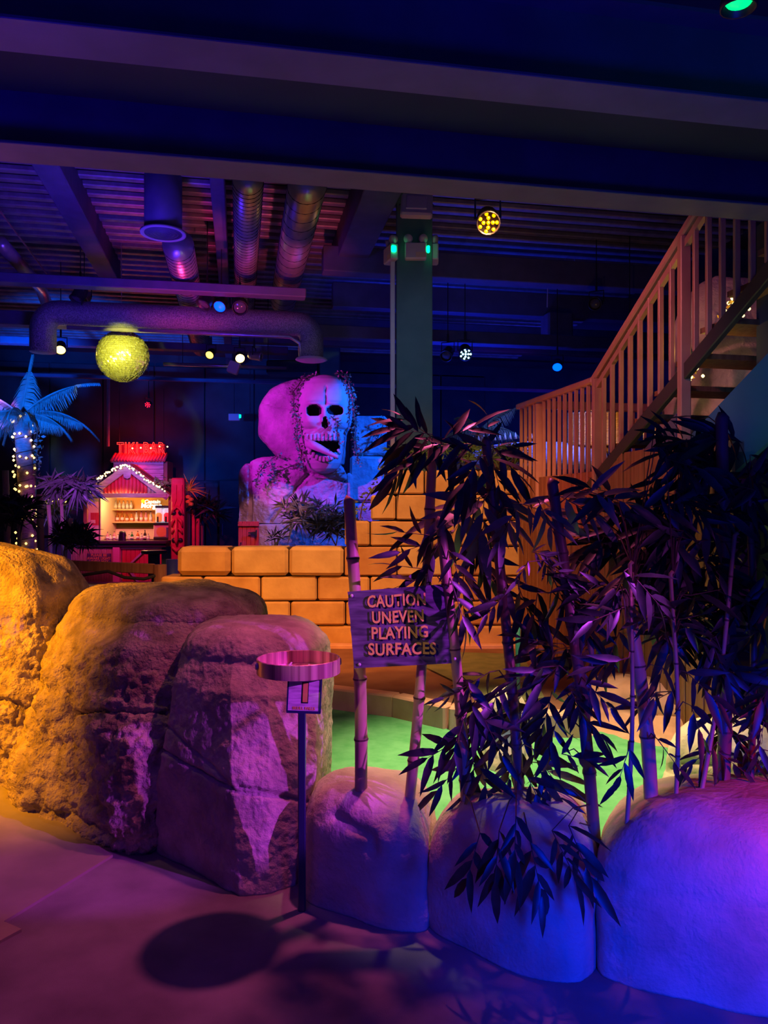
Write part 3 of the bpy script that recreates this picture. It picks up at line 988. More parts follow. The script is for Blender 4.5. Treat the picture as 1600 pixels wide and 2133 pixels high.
hr2 = MB().beam(Spt(6.42, 2.70), Spt(4.1, rz(4.1)), 0.065, 0.06, ch=0.012).build('handrail', M_rail, st)
MB().beam(Spt(6.38, 2.63), Spt(4.1, rz(4.1) - 0.09), 0.035, 0.045).build('under_rail', M_rail, st)
for D in (7.54, 6.38, 5.18):
    zt_ = (2.68 if D > 6.4 else rz(D)) - 0.02
    zb = 1.60 if D > 5.5 else sz(D) - 0.62
    MB().box(Spt(D, (zt_ + zb) / 2), (0.07, 0.07, zt_ - zb), None, 0, 0.006).build('newel_post', M_rail, st)
D = 7.98
while D > 6.45:
    if abs(D - 7.54) > 0.06:
        MB().box(Spt(D, (2.68 + 1.75) / 2), (0.032, 0.032, 2.68 - 1.75), None, 0, 0.004).build('baluster', M_rail, hr1)
    D -= 0.112
D = 6.26
while D > 4.2:
    if abs(D - 5.18) > 0.07:
        zt_, zb = rz(D) - 0.06, sz(D) - 0.04
        MB().box(Spt(D, (zt_ + zb) / 2), (0.034, 0.034, zt_ - zb), None, 0, 0.004).build('baluster', M_rail, hr2)
    D -= 0.134
# far rail of the landing
a, c = P(1116, 843, 8.3), P(1372, 851, 8.3)
fr = MB().beam(a, c, 0.05, 0.09, ch=0.01).build('far_rail', M_rail, st)
k = a.x + 0.06
while k < c.x:
    MB().box((k, 8.32, 2.2), (0.03, 0.03, 0.95), None, 0, 0.003).build('baluster', M_rail, fr)
    k += 0.125
# warm rock and garland seen under the stringer
boulder('rock', [(1.9, [(1380, 6.2), (1450, 6.0), (1600, 6.0), (1640, 6.8), (1480, 7.0), (1380, 6.8)]), (3.0, [(1420, 6.3), (1480, 6.1), (1600, 6.1), (1640, 6.8), (1500, 7.0), (1420, 6.8)])], 0.5,
        M_stone, 'pinkish boulder seen through the gap behind the sloping balusters', amp=0.08, fine=0.01, n=60, rows=24, drows=10, seed=9)


def star(b, c, r, mi=0):
    b.lathe([(0.001, -r), (r * 0.75, -r * 0.5), (r, 0), (r * 0.75, r * 0.5), (0.001, r)], c, 6, mi)


def leaf_clump(b, c, r, n, rn, size, squash=0.7, mi=0):
    for _ in range(n):
        d = Vector((rn.gauss(0, 1), rn.gauss(0, 1), rn.gauss(0, 1) * squash))
        d.normalize()
        p_ = Vector(c) + d * r * rn.uniform(0.3, 1)
        x = Vector((rn.gauss(0, 1), rn.gauss(0, 1), rn.gauss(0, 0.6))).normalized()
        y = x.cross(Vector((rn.gauss(0, 1), rn.gauss(0, 1), rn.gauss(0, 1)))).normalized()
        s_ = size * rn.uniform(0.6, 1.2)
        b.add([p_, p_ + x * s_ * 0.5 + y * s_ * 0.28, p_ + x * s_, p_ + x * s_ * 0.5 - y * s_ * 0.28], [(0, 1, 2, 3)], mi)


def garland(name, pts, label, r=0.08, dens=60, lsize=0.06, bulbs=0, mleaf=M_vine, mb=M_bulb, bulb_r=0.02, seed=1, cat='garland', wire=True):
    rn = random.Random(seed)
    pts = [Vector(p_) for p_ in pts]
    t = thing(name, pts[0], label, cat)
    if wire:
        MB().tube(pts, 0.008, 5).build('stem' if dens else 'wire', M_node, t)
    b = MB()
    segs = list(zip(pts[:-1], pts[1:]))
    L = [(q - p_).length for p_, q in segs]
    tot = sum(L)

    def at(s_):
        s_ *= tot
        for (p_, q), l in zip(segs, L):
            if s_ <= l:
                return p_.lerp(q, s_ / l)
            s_ -= l
        return pts[-1]
    if dens:
        for k in range(int(dens * tot)):
            leaf_clump(b, at(rn.random()), r, 1, rn, lsize)
        o = b.build('foliage', mleaf, t)
        o['kind'] = 'stuff'
    if bulbs:
        b0 = MB()
        star(b0, (0, 0, 0), bulb_r)
        me = None
        for k in range(bulbs):
            c = at((k + 0.5) / bulbs) + Vector((rn.uniform(-1, 1), rn.uniform(-1, 0.0), rn.uniform(-1, 1))) * r
            if me is None:
                o = b0.build('bulb', mb, t)
                o.location = c - t.location
                # move the mesh back to its own origin
                for v in o.data.vertices:
                    v.co += t.location
                me = o.data
            else:
                inst(me, 'bulb', Matrix.Translation(c), t)
    return t


garland('light_garland', [P(1428, 790, 5.75), P(1470, 735, 5.7), P(1510, 680, 5.6), P(1540, 620, 5.5)], 'yellow fairy-lit leafy garland glowing under the stair stringer', r=0.07, dens=160, lsize=0.06, bulbs=60,
        bulb_r=0.014, mb=M_bulbw, mleaf=M_yellow, seed=4)

lamp('POINT', P(1475, 725, 5.35), (0, 0, 0), (1.0, 0.6, 0.1), 2.2, 0.03)  # point light added to spread the garland's glow

# thatch hut and creature behind the landing
t = thing('thatched_hut', P(1240, 930, 9.6), 'small glowing straw-thatched hut behind the landing balusters', 'hut')
for k in range(10):
    x = 1188 + k * 11
    MB().box(P(x, 893, 9.6), (0.055, 0.06, 0.42), None, 0, 0.01).build('thatch_bundle', M_thatch, t)
MB().box(P(1240, 935, 9.75), (0.6, 0.2, 0.12), None, 0, 0.02).build('base', M_plank, t)
lamp('POINT', P(1240, 890, 9.2), (0, 0, 0), (1, 0.5, 0.08), 9, 0.05)
lamp('SPOT', P(1150, 700, 8.8), P(1130, 920, 9.6), (0.05, 0.12, 1.0), 420, 0.1, 80, 0.9)
t = thing('spiked_creature_model', P(1080, 960, 9.6), 'blue-lit model creature back with a row of small pale spikes behind the block wall', 'model animal')
pts = [P(955, 955, 9.7), P(985, 935, 9.65), P(1040, 925, 9.6), P(1100, 922, 9.6), P(1170, 925, 9.6), P(1260, 940, 9.6)]
MB().tube([Vector(q) + Vector((0, 0.1, -0.16)) for q in pts], [0.06, 0.14, 0.17, 0.19, 0.2, 0.18], 16).build('body', M_hide, t, True)
for k, x in enumerate(range(975, 1110, 11)):
    z = 912 - 10 * math.sin((x - 970) / 140 * 1.6) + 8
    MB().lathe([(0.022, -0.02), (0.012, 0.025), (0.001, 0.065)], P(x, z, 9.62), 8).build('spike', M_tan, t, True)
tag(MB().lathe([(0.001, -0.3), (0.22, -0.26), (0.26, -0.05), (0.2, 0.12), (0.001, 0.18)], P(1060, 955, 9.2), 20).build('spotted_rock', M_spot, None, True), 'brown spotted hump below the spiked model creature', 'rock')

# ================================================================= boulders in front
boulder('rock', [
    (0.0, [(-420, 5.0), (-180, 4.65), (-20, 4.50), (25, 4.42), (60, 4.55), (120, 5.3), (60, 6.2), (-380, 6.3)]),
    (0.5, [(-420, 5.05), (-180, 4.75), (-20, 4.62), (35, 4.55), (90, 4.7), (150, 5.4), (60, 6.2), (-380, 6.3)]),
    (0.97, [(-420, 5.2), (-180, 4.95), (-20, 4.86), (60, 4.8), (130, 5.0), (190, 5.5), (80, 6.2), (-380, 6.3)])],
    0.42, M_rock, 'large rough boulder brightly lit amber at the left edge', amp=0.05, fine=0.03, fscale=11, roughz=1.0, seed=1,
    cracks=[([(-30, 1455), (20, 1462), (62, 1482)], 7, 0.05), ([(0, 1200), (60, 1187), (130, 1200)], 3, 0.012)], n=230, rows=110, domepow=0.75)
boulder('rock', [
    (0.0, [(32, 4.25), (130, 3.88), (235, 3.62), (318, 3.60), (420, 4.0), (500, 4.9), (380, 5.6), (110, 5.4)]),
    (0.12, [(30, 4.25), (125, 3.88), (235, 3.58), (322, 3.60), (430, 4.0), (510, 4.9), (380, 5.6), (110, 5.4)]),
    (0.5, [(72, 4.33), (150, 3.98), (240, 3.66), (345, 3.72), (460, 4.1), (520, 4.9), (390, 5.6), (130, 5.4)]),
    (0.9, [(118, 4.5), (180, 4.15), (270, 3.92), (380, 3.98), (500, 4.2), (548, 4.8), (430, 5.5), (160, 5.4)]),
    (1.0, [(140, 4.6), (200, 4.30), (290, 4.10), (395, 4.12), (505, 4.3), (548, 4.8), (440, 5.4), (190, 5.3)])],
    0.16, M_rock, 'big domed rough boulder between the amber one and the tall purple-lit one', amp=0.055, fine=0.028, fscale=12, roughz=0.92, seed=2,
    cracks=[([(128, 1395), (142, 1450), (146, 1560), (152, 1650)], 7, 0.09), ([(145, 1485), (230, 1480), (345, 1481)], 4, 0.05), ([(60, 1690), (150, 1705), (230, 1750)], 10, 0.03)],
    n=260, rows=130, drows=40, domepow=0.62)
boulder('rock', [
    (0.0, [(323, 3.60), (420, 3.38), (500, 3.20), (560, 3.22), (612, 3.30), (690, 4.0), (640, 4.7), (370, 4.5)]),
    (0.45, [(336, 3.62), (410, 3.45), (482, 3.32), (560, 3.32), (655, 3.42), (694, 4.0), (650, 4.7), (380, 4.5)]),
    (0.78, [(362, 3.70), (415, 3.55), (478, 3.45), (560, 3.45), (660, 3.6), (692, 4.0), (655, 4.6), (395, 4.5)]),
    (0.90, [(385, 3.78), (425, 3.65), (480, 3.58), (560, 3.58), (648, 3.7), (684, 4.0), (650, 4.5), (405, 4.45)])],
    0.13, M_rock2, 'tall squarish boulder lit purple, directly behind the score tray', amp=0.022, fine=0.006, fscale=14, seed=3,
    cracks=[([(330, 1560), (400, 1600), (490, 1650), (560, 1660), (640, 1670)], 3, 0.02), ([(330, 1500), (420, 1580), (490, 1650)], 3, 0.012), ([(500, 1640), (620, 1665)], 3, 0.02)],
    n=220, rows=120, drows=34, domepow=0.6, sharp=1.0)
boulder('rock', [
    (0.0, [(640, 3.20), (700, 3.06), (800, 2.95), (885, 2.94), (905, 3.2), (880, 3.55), (760, 3.6), (650, 3.5)]),
    (0.28, [(640, 3.22), (700, 3.08), (800, 2.99), (888, 3.0), (912, 3.25), (880, 3.55), (760, 3.6), (650, 3.5)])],
    0.19, M_rocksm, 'smooth rounded boulder that the sign posts stand in', amp=0.03, fine=0.004, seed=4,
    cracks=[([(700, 1700), (770, 1740), (775, 1770)], 12, 0.02)], n=130, rows=46, drows=40, domepow=0.72)
boulder('rock', [
    (0.0, [(895, 2.98), (980, 2.80), (1100, 2.64), (1212, 2.61), (1246, 2.75), (1246, 3.2), (1080, 3.3), (920, 3.3)]),
    (0.25, [(893, 3.0), (980, 2.84), (1100, 2.70), (1214, 2.67), (1246, 2.8), (1244, 3.2), (1080, 3.3), (925, 3.3)])],
    0.25, M_rocksm, 'smooth boulder lit blue, bamboo leaves hanging down its face', amp=0.02, fine=0.003, seed=5, n=130, rows=46, drows=40, domepow=0.78)
boulder('rock', [
    (0.0, [(1243, 2.72), (1300, 2.60), (1400, 2.54), (1600, 2.44), (1900, 2.45), (2000, 2.9), (1700, 3.4), (1300, 3.3)]),
    (0.30, [(1240, 2.80), (1300, 2.66), (1400, 2.60), (1600, 2.52), (1900, 2.55), (2000, 2.9), (1700, 3.4), (1300, 3.3)])],
    0.26, M_rocksm, 'widest smooth boulder, lit blue with a red patch, at the right edge', amp=0.025, fine=0.003, seed=6, n=170, rows=50, drows=40, domepow=0.78)
# rocks on the green
boulder('rock', [(0.05, [(1000, 4.7), (1050, 4.5), (1095, 4.6), (1110, 4.9), (1060, 5.1), (1005, 5.0)]), (0.22, [(1008, 4.75), (1050, 4.6), (1088, 4.65), (1100, 4.9), (1060, 5.0), (1012, 4.95)])],
        0.28, M_tan, 'pale yellowish rock on the green behind the hanging bamboo leaves', amp=0.03, fine=0.006, n=70, rows=20, drows=20, seed=7, domepow=0.8)
boulder('rock', [(0.05, [(1370, 4.3), (1450, 4.1), (1580, 4.0), (1680, 4.3), (1560, 4.9), (1420, 4.8)]), (0.14, [(1385, 4.35), (1455, 4.2), (1570, 4.1), (1660, 4.3), (1555, 4.8), (1430, 4.7)])],
        0.27, M_tan, 'pale tan low boulder on the green at the right', amp=0.03, fine=0.006, n=90, rows=20, drows=24, seed=8, domepow=0.9, cracks=[([(1400, 1600), (1470, 1590), (1560, 1575)], 4, 0.02)])
boulder('rock', [(0.03, [(1190, 5.6), (1300, 5.15), (1450, 4.95), (1560, 5.0), (1560, 5.8), (1240, 6.2)]), (0.2, [(1205, 5.7), (1300, 5.4), (1440, 5.2), (1550, 5.2), (1540, 5.8), (1250, 6.1)])],
        0.2, M_kerb, 'low mottled pinkish rock at the foot of the plank wall', amp=0.04, fine=0.012, n=90, rows=20, drows=20, seed=11, domepow=0.8)
boulder('rock', [(0.0, [(-20, 6.6), (150, 6.4), (260, 6.6), (270, 7.4), (120, 7.6), (-20, 7.4)]), (0.6, [(20, 6.7), (140, 6.6), (220, 6.7), (220, 7.3), (120, 7.4), (20, 7.3)])],
        0.33, M_rocksm, 'purple netted mound behind the amber boulder', amp=0.04, fine=0.004, n=70, rows=24, drows=16, seed=12, domepow=0.8)
# white cup on the green
tag(MB().lathe([(0.045, 0.06), (0.048, 0.11), (0.042, 0.115), (0.038, 0.07)], (P(1195, 1645, 4.0).x, 4.15, 0), 20).build('white_cup', M_white, None, True), 'small white cup on the green beside the thick bamboo stalk', 'cup')
tag(MB().tube([P(1079, 1455, 5.6), P(1079, 1290, 5.6)], 0.018, 10).build('green_post', M_teal, None, True), 'thin green post standing on the terrace before the plank wall', 'post')

# ================================================================= score tray stand
tx, ty = P(628, 0, 3.07).x, 3.07
pc0 = P(634, 1447, 2.99)
t = thing('score_tray_stand', (tx, ty, 0), 'round copper-coloured score tray on a dark blue post, numbered plate below it', 'tray stand')
MB().tube([(tx, ty + 0.01, 0.93), (pc0.x, 3.0, 0.93)], 0.008, 6).build('plate_bracket', M_bluepost, t)
MB().box((tx, ty + 0.02, 0.49), (0.03, 0.03, 0.98), None, 0, 0.004).build('post', M_bluepost, t)
zc = P(0, 1382, 3.07).z
cx, cy = P(622, 0, 3.07).x, 3.07
R_ = 0.166
b = MB()
hole = [math.radians(200), math.radians(15)]
b.lathe([(0.001, -0.035), (R_, -0.035), (R_, 0.022), (R_ - 0.004, 0.024), (R_ - 0.008, 0.022), (R_ - 0.008, -0.029), (0.001, -0.029)], (cx, cy, zc), 96)
o = b.build('tray', M_chrome, t)
for th in hole:
    q = Vector((cx + math.cos(th) * R_, cy + math.sin(th) * R_, zc))
    MB().lathe([(0.001, -0.006), (0.012, -0.006), (0.014, 0.006), (0.001, 0.007)], q, 12, axis=(math.cos(th), math.sin(th), 0)).build('rivet', M_white, t, True)
for k in range(7):
    a0 = rnd.uniform(0, 6.28)
    c0 = Vector((cx + rnd.uniform(-0.08, 0.08), cy + rnd.uniform(-0.08, 0.06), zc - 0.022 + k * 0.0025))
    d = Vector((math.cos(a0), math.sin(a0), 0)) * 0.045
    tag(MB().tube([c0 - d, c0 + d * 0.85, c0 + d], [0.0038, 0.0038, 0.001], 6).build('pencil', M_white), 'short white pencil lying in the round copper tray', 'pencil', 'white pencils in the tray')
# plate
pc = P(634, 1447, 2.99)
Rp = Matrix.Rotation(math.radians(2), 3, 'Y') @ Matrix.Rotation(math.radians(-6), 3, 'X')
MB().box(pc, (0.124, 0.005, 0.128), Rp, 0, 0.001).build('number_plate', M_pinkwood, t)
b = MB()
for sx, sz_, w, h in ((0, 0.066, 0.132, 0.006), (0, -0.066, 0.132, 0.01), (-0.064, 0, 0.006, 0.132), (0.064, 0, 0.006, 0.132)):
    b.box(pc + Rp @ Vector((sx, -0.001, sz_)), (w, 0.009, h), Rp)
b.build('plate_frame', M_bluepost, t)
Mt = Matrix.Translation(pc + Rp @ Vector((0.004, -0.004, 0.005))) @ (Rp @ Matrix.Rotation(math.pi / 2, 3, 'X')).to_4x4()
text_mesh('1', 0.092, M_shadowtxt, t, Mt @ Matrix.Translation((-0.001, -0.001, -0.0005)), 'numeral_edge', offset=0.009)
text_mesh('1', 0.092, M_goldtxt, t, Mt @ Matrix.Translation((0, 0, 0.001)), 'numeral', offset=0.005)
Mt = Matrix.Translation(pc + Rp @ Vector((0, -0.004, -0.052))) @ (Rp @ Matrix.Rotation(math.pi / 2, 3, 'X')).to_4x4()
text_mesh('SKULL FALLS', 0.0155, M_goldtxt, t, Mt, 'lettering', offset=0.0006)

# ================================================================= bamboo stalks
def lerp_path(a, c, n, bend=0.0):
    return [a.lerp(c, k / n) + Vector((math.sin(k / n * math.pi) * bend, 0, 0)) for k in range(n + 1)]


lb = MB()
# unit leaf: long lens with a fold and a droop
segsx = [0, 0.15, 0.4, 0.7, 1.0]
wid = [0.0, 0.075, 0.10, 0.07, 0.0]
dro = [0, -0.01, -0.04, -0.10, -0.2]
for x_, w_, d_ in zip(segsx, wid, dro):
    lb.v += [(x_, -w_, d_ + w_ * 0.25), (x_, 0, d_), (x_, w_, d_ + w_ * 0.25)]
for k in range(4):
    lb.f += [(k * 3, k * 3 + 3, k * 3 + 4, k * 3 + 1), (k * 3 + 1, k * 3 + 4, k * 3 + 5, k * 3 + 2)]
    lb.m += [0, 0]


def leafmesh(m):
    me = bpy.data.meshes.new('leaf')
    me.from_pydata(lb.v, [], lb.f)
    me.materials.append(m)
    me.polygons.foreach_set('use_smooth', [True] * len(me.polygons))
    return me


LEAF = leafmesh(M_leaf)
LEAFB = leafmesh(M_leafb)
LEAFG = leafmesh(M_leafg)

STALKS = []


def stalk(pxb, pyb, pxt, pyt, w, D, label, m=M_bamboo, Dt=None, nodes=0.24, group=None):
    a, c = P(pxb, pyb + 25, D), P(pxt, pyt, Dt or D)
    r = w / 2 / F * D
    t = thing('bamboo_stalk', a, label, 'bamboo', group)
    L = (c - a).length
    pts, rad = [], []
    n = max(2, int(L / nodes))
    bend = 0.012
    for k in range(n):
        for f, q in ((0.0, 1.12), (0.06, 0.96), (0.5, 0.94), (0.94, 0.97)):
            s_ = (k + f) / n
            pts.append(a.lerp(c, s_) + Vector((math.sin(s_ * math.pi * 1.3) * bend, 0, 0)))
            rad.append(r * q * (1 - 0.12 * s_))
    pts.append(c)
    rad.append(r * 0.9)
    MB().tube(pts, rad, 14).build('cane', m, t, True)
    for k in range(1, n):
        s_ = k / n
        q = a.lerp(c, s_) + Vector((math.sin(s_ * math.pi * 1.3) * bend, 0, 0))
        d = (c - a).normalized()
        MB().tube([q - d * 0.0035, q + d * 0.0035], r * 1.12 * (1 - 0.12 * s_), 14).build('node_ring', M_node, t)
    STALKS.append((t, a, c, D))
    return t


S = stalk
S(752, 1640, 732, 1037, 28, 3.17, 'pale bare bamboo pole at the left edge of the warning sign', M_bamboo)
S(848, 1690, 907, 930, 24, 3.16, 'bamboo pole behind the middle of the warning sign, leafy at its top', M_bamboo)
S(975, 1735, 922, 1080, 25, 3.08, 'bamboo pole at the right edge of the warning sign', M_bamboo)
S(1088, 1735, 1017, 915, 24, 3.10, 'tall bamboo pole with a drooping leaf crown, second right of the warning sign', M_bamdk, nodes=0.2)
S(1240, 1735, 1155, 1000, 27, 2.95, 'thick bamboo pole leaning left, rooted between the two blue boulders', M_bamdk)
S(1357, 1655, 1312, 1240, 31, 2.90, 'thickest pink-lit bamboo pole on the right boulder', M_bamboo)
S(1305, 1705, 1318, 1170, 10, 2.80, 'slim pink-lit cane just left of the thickest pole', M_bamboo, nodes=0.15)
S(1408, 1645, 1402, 1190, 10, 2.85, 'slim upright pink-lit cane midway along the right boulder', M_bamboo, nodes=0.15)
S(1460, 1630, 1537, 1110, 10, 2.88, 'slim pink-lit cane slanting up to the right', M_bamboo, nodes=0.15)
S(1506, 1630, 1508, 865, 29, 3.0, 'thick dark bamboo pole near the right edge', M_bamdk)
S(1562, 1635, 1566, 1000, 15, 3.0, 'thin black bamboo pole nearest the right edge', M_bamdk)
nS = len(STALKS)


def spray(px, py, D, ang_, n, L, si, spread=70, mesh=None, rn=rnd, twig=True):
    """a twig with a fan of leaves; px,py root on the picture, built in the world at distance D"""
    t, a, c, Ds = STALKS[si]
    root = P(px, py, D)
    dirv = Vector((math.cos(math.radians(ang_)), 0, math.sin(math.radians(ang_))))
    dirv = (dirv + Vector((0, rn.uniform(-0.5, 0.5), 0))).normalized()
    Lw = L / F * D
    tl = Lw * 0.9
    tip = root + dirv * tl + Vector((0, 0, -0.15 * tl))
    if twig:
        s_ = max(0.05, min(0.98, (root.z - 0.05 - a.z) / (c.z - a.z)))
        base = a.lerp(c, s_)
        mid = base.lerp(root, 0.5) + Vector((0, 0, 0.03))
        tw = MB().tube([base, mid, root, tip], [0.003, 0.0025, 0.002, 0.001], 4).build('twig', M_node, t)
    for k in range(n):
        f = k / max(1, n - 1)
        side = -1 if k % 2 else 1
        th = math.radians(ang_ + side * spread * (1 - 0.75 * f) * rn.uniform(0.5, 1.05))
        d = Vector((math.cos(th), rn.uniform(-0.75, 0.75), math.sin(th) - 0.25)).normalized()
        p_ = root.lerp(tip, f * 0.95)
        zn = Vector((rn.uniform(-0.7, 0.7), -1.0 + rn.uniform(-0.3, 0.8), rn.uniform(0.0, 1.2)))
        zn = (zn - d * zn.dot(d)).normalized()
        y = zn.cross(d)
        Lk = Lw * rn.uniform(0.65, 1.15)
        M = Matrix.Translation(p_) @ Matrix((d * Lk, y * Lk, zn * Lk)).transposed().to_4x4()
        inst(mesh or LEAF, 'leaf', M, tw)


rl = random.Random(21)
# hand placed sprays: px, py, angle, leaves, length, stalk
HAND = [
    (900, 905, 160, 9, 95, 1), (885, 900, 140, 6, 75, 1), (905, 925, 215, 8, 95, 1), (925, 915, 30, 7, 80, 1), (860, 915, 240, 8, 95, 1), (935, 930, 310, 7, 90, 1),
    (895, 1115, 165, 5, 85, 1), (898, 1130, 190, 4, 80, 1), (882, 1185, 165, 4, 80, 1), (885, 1200, 195, 4, 85, 2), (940, 1210, 290, 6, 95, 2), (965, 1195, 270, 6, 90, 2), (860, 1225, 200, 3, 85, 1),
    (1010, 930, 10, 5, 70, 3), (1035, 940, 320, 6, 85, 3), (1000, 950, 235, 8, 95, 3), (1025, 955, 290, 8, 85, 3), (985, 925, 170, 7, 85, 3), (1018, 915, 95, 3, 70, 3),
    (1000, 1035, 200, 8, 105, 3), (1010, 1030, 265, 9, 105, 3), (1040, 1035, 300, 7, 90, 3), (985, 1040, 235, 8, 105, 3),
    (1090, 1050, 350, 8, 90, 3), (1120, 1040, 300, 8, 90, 4), (1170, 1035, 340, 8, 90, 4), (1230, 1025, 350, 8, 95, 4), (1075, 1060, 240, 6, 80, 3),
    (930, 1100, 240, 6, 80, 2), (940, 1150, 290, 6, 75, 2), (990, 1130, 300, 7, 80, 3), (1000, 1190, 330, 7, 75, 3), (1010, 1090, 250, 7, 80, 3),
    (1110, 1150, 350, 8, 45, 4), (1130, 1160, 300, 9, 45, 4), (1100, 1170, 240, 6, 45, 4), (1150, 1180, 330, 7, 50, 4),
    (1080, 1220, 290, 8, 85, 3), (1150, 1200, 300, 9, 90, 4), (1180, 1230, 320, 8, 85, 4), (1120, 1235, 260, 7, 90, 4), (1200, 1260, 300, 7, 85, 4), (1060, 1230, 220, 7, 70, 3),
    (1200, 1345, 185, 9, 90, 4), (1250, 1340, 200, 7, 90, 4), (1180, 1370, 210, 7, 85, 4), (1150, 1340, 160, 6, 80, 4), (1230, 1380, 240, 7, 80, 4), (1130, 1390, 200, 6, 80, 4),
    (1290, 1230, 215, 8, 80, 6), (1320, 1200, 320, 7, 95, 6), (1290, 1270, 190, 7, 75, 6), (1310, 1370, 190, 6, 80, 6), (1340, 1320, 60, 4, 70, 5), (1300, 1190, 250, 7, 80, 6),
    (1420, 1300, 330, 7, 80, 7), (1390, 1290, 160, 6, 70, 5), (1430, 1400, 320, 6, 85, 7), (1400, 1440, 200, 5, 80, 5), (1440, 1470, 300, 5, 90, 7), (1470, 1385, 350, 5, 90, 8), (1370, 1540, 310, 5, 75, 5), (1310, 1560, 240, 6, 75, 6),
    (1480, 1330, 290, 6, 80, 8), (1440, 1240, 20, 5, 85, 7), (1430, 1150, 340, 7, 110, 7), (1380, 1390, 250, 7, 80, 5),
    # hanging mass around the third pole
    (975, 1420, 280, 8, 85, 2), (990, 1450, 260, 8, 85, 2), (965, 1500, 250, 8, 80, 2), (985, 1540, 270, 8, 85, 2), (950, 1545, 210, 6, 85, 2), (960, 1590, 225, 6, 80, 2), (1000, 1600, 290, 7, 85, 2), (1010, 1500, 300, 7, 80, 3), (975, 1640, 260, 7, 85, 2),
    (1040, 1430, 250, 8, 80, 3), (1020, 1400, 200, 6, 70, 3), (990, 1690, 265, 8, 90, 2), (1020, 1730, 280, 7, 95, 3), (960, 1440, 200, 5, 60, 2),
    # mass around the fourth pole
    (1110, 1420, 230, 8, 90, 3), (1150, 1440, 250, 9, 90, 4), (1190, 1440, 300, 8, 85, 4), (1120, 1470, 200, 7, 80, 3), (1200, 1480, 320, 6, 85, 4), (1220, 1420, 320, 6, 80, 4), (1160, 1500, 260, 7, 80, 4),
    (1080, 1560, 250, 9, 90, 3), (1110, 1560, 290, 9, 95, 3), (1130, 1590, 310, 9, 95, 3), (1100, 1620, 300, 9, 95, 3), (1060, 1620, 240, 8, 90, 3), (1150, 1640, 300, 8, 95, 4), (1120, 1660, 280, 9, 100, 3), (1090, 1690, 260, 8, 95, 3), (1160, 1700, 300, 8, 95, 4), (1130, 1730, 285, 8, 95, 3), (1050, 1700, 250, 8, 90, 3), (1180, 1740, 290, 7, 95, 4), (1075, 1750, 250, 6, 90, 3),
    (1040, 1730, 262, 7, 100, -3), (1105, 1755, 282, 8, 105, -3), (1150, 1730, 300, 8, 105, -4), (1000, 1735, 250, 6, 95, -2), (1185, 1720, 295, 7, 105, -4), (1075, 1700, 268, 8, 100, -3),
    (1090, 1500, 220, 7, 80, 3), (1170, 1570, 350, 6, 80, 4),
]
for (px, py, an, n, L, si) in HAND:
    if si < 0:          # sprays that hang in front of the blue boulder
        si, D = -si, 2.60 + rl.uniform(-0.03, 0.04)
    else:
        D = STALKS[si][3] + rl.uniform(-0.16, 0.1)
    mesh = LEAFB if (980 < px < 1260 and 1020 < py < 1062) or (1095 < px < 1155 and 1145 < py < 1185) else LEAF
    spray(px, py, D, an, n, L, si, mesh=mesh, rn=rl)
# dense dark crown at the right
for k in range(92):
    px = rl.uniform(1270, 1600)
    py = rl.uniform(865, 1330)
    if px < 1360 and py < 960 + (1360 - px) * 0.4:
        continue
    si = 5 if px < 1370 else (7 if px < 1440 else (9 if px < 1535 else 10))
    if si == 5 and py < 1200:
        si = rl.choice([5, 6])
    spray(px, py, rl.uniform(2.85, 3.3), rl.choice([200, 240, 280, 320, 350, 20, 160]), 8, rl.uniform(70, 100), si, rn=rl)
for k in range(22):
    px = rl.uniform(1480, 1640)
    py = rl.uniform(1320, 1640)
    spray(px, py, rl.uniform(2.9, 3.2), rl.choice([220, 260, 300, 330]), 6, rl.uniform(60, 85), 9 if px < 1540 else 10, rn=rl)

# ================================================================= warning sign
sc_ = P(838, 1300, 3.05)
t = thing('warning_sign', sc_, 'dark weathered board sign reading caution uneven playing surfaces in gold letters', 'sign')
Rs = Matrix.Rotation(math.radians(-1.0), 3, 'Y') @ Matrix.Rotation(math.radians(6), 3, 'Z')
c4 = [P(724, 1233, 3.045), P(936, 1216, 3.07), P(956, 1381, 3.07), P(738, 1392, 3.045)]
# rippled board
nx, nz = 24, 14
vs = []
for side in (0, 0.006):
    for j in range(nz + 1):
        for i in range(nx + 1):
            fx, fz = i / nx, j / nz
            q = (c4[0] * (1 - fx) + c4[1] * fx) * (1 - fz) + (c4[3] * (1 - fx) + c4[2] * fx) * fz
            e = 0.0035 * noise.noise(Vector((fz * 9, side, i * 0.01))) if i in (0, nx) else 0
            q = q + Vector((e, side, 0))
            vs.append(q)
fs = []
K = (nx + 1) * (nz + 1)
for j in range(nz):
    for i in range(nx):
        a = j * (nx + 1) + i
        fs.append((a, a + nx + 1, a + nx + 2, a + 1))
        fs.append((K + a, K + a + 1, K + a + nx + 2, K + a + nx + 1))
for i in range(nx):
    fs.append((i, i + 1, K + i + 1, K + i))
    a = nz * (nx + 1) + i
    fs.append((a, K + a, K + a + 1, a + 1))
for j in range(nz):
    a = j * (nx + 1)
    fs.append((a, K + a, K + a + nx + 1, a + nx + 1))
    a += nx
    fs.append((a, a + nx + 1, K + a + nx + 1, K + a))
MB().add(vs, fs).build('board', M_wood, t)
for cxy in ((749, 1384), (947, 1372), (930, 1224), (733, 1241)):
    MB().lathe([(0.007, 0), (0.006, 0.003), (0.001, 0.005)], P(*cxy, 3.042), 10, axis=(0, -1, 0)).build('screw', M_white, t, True)
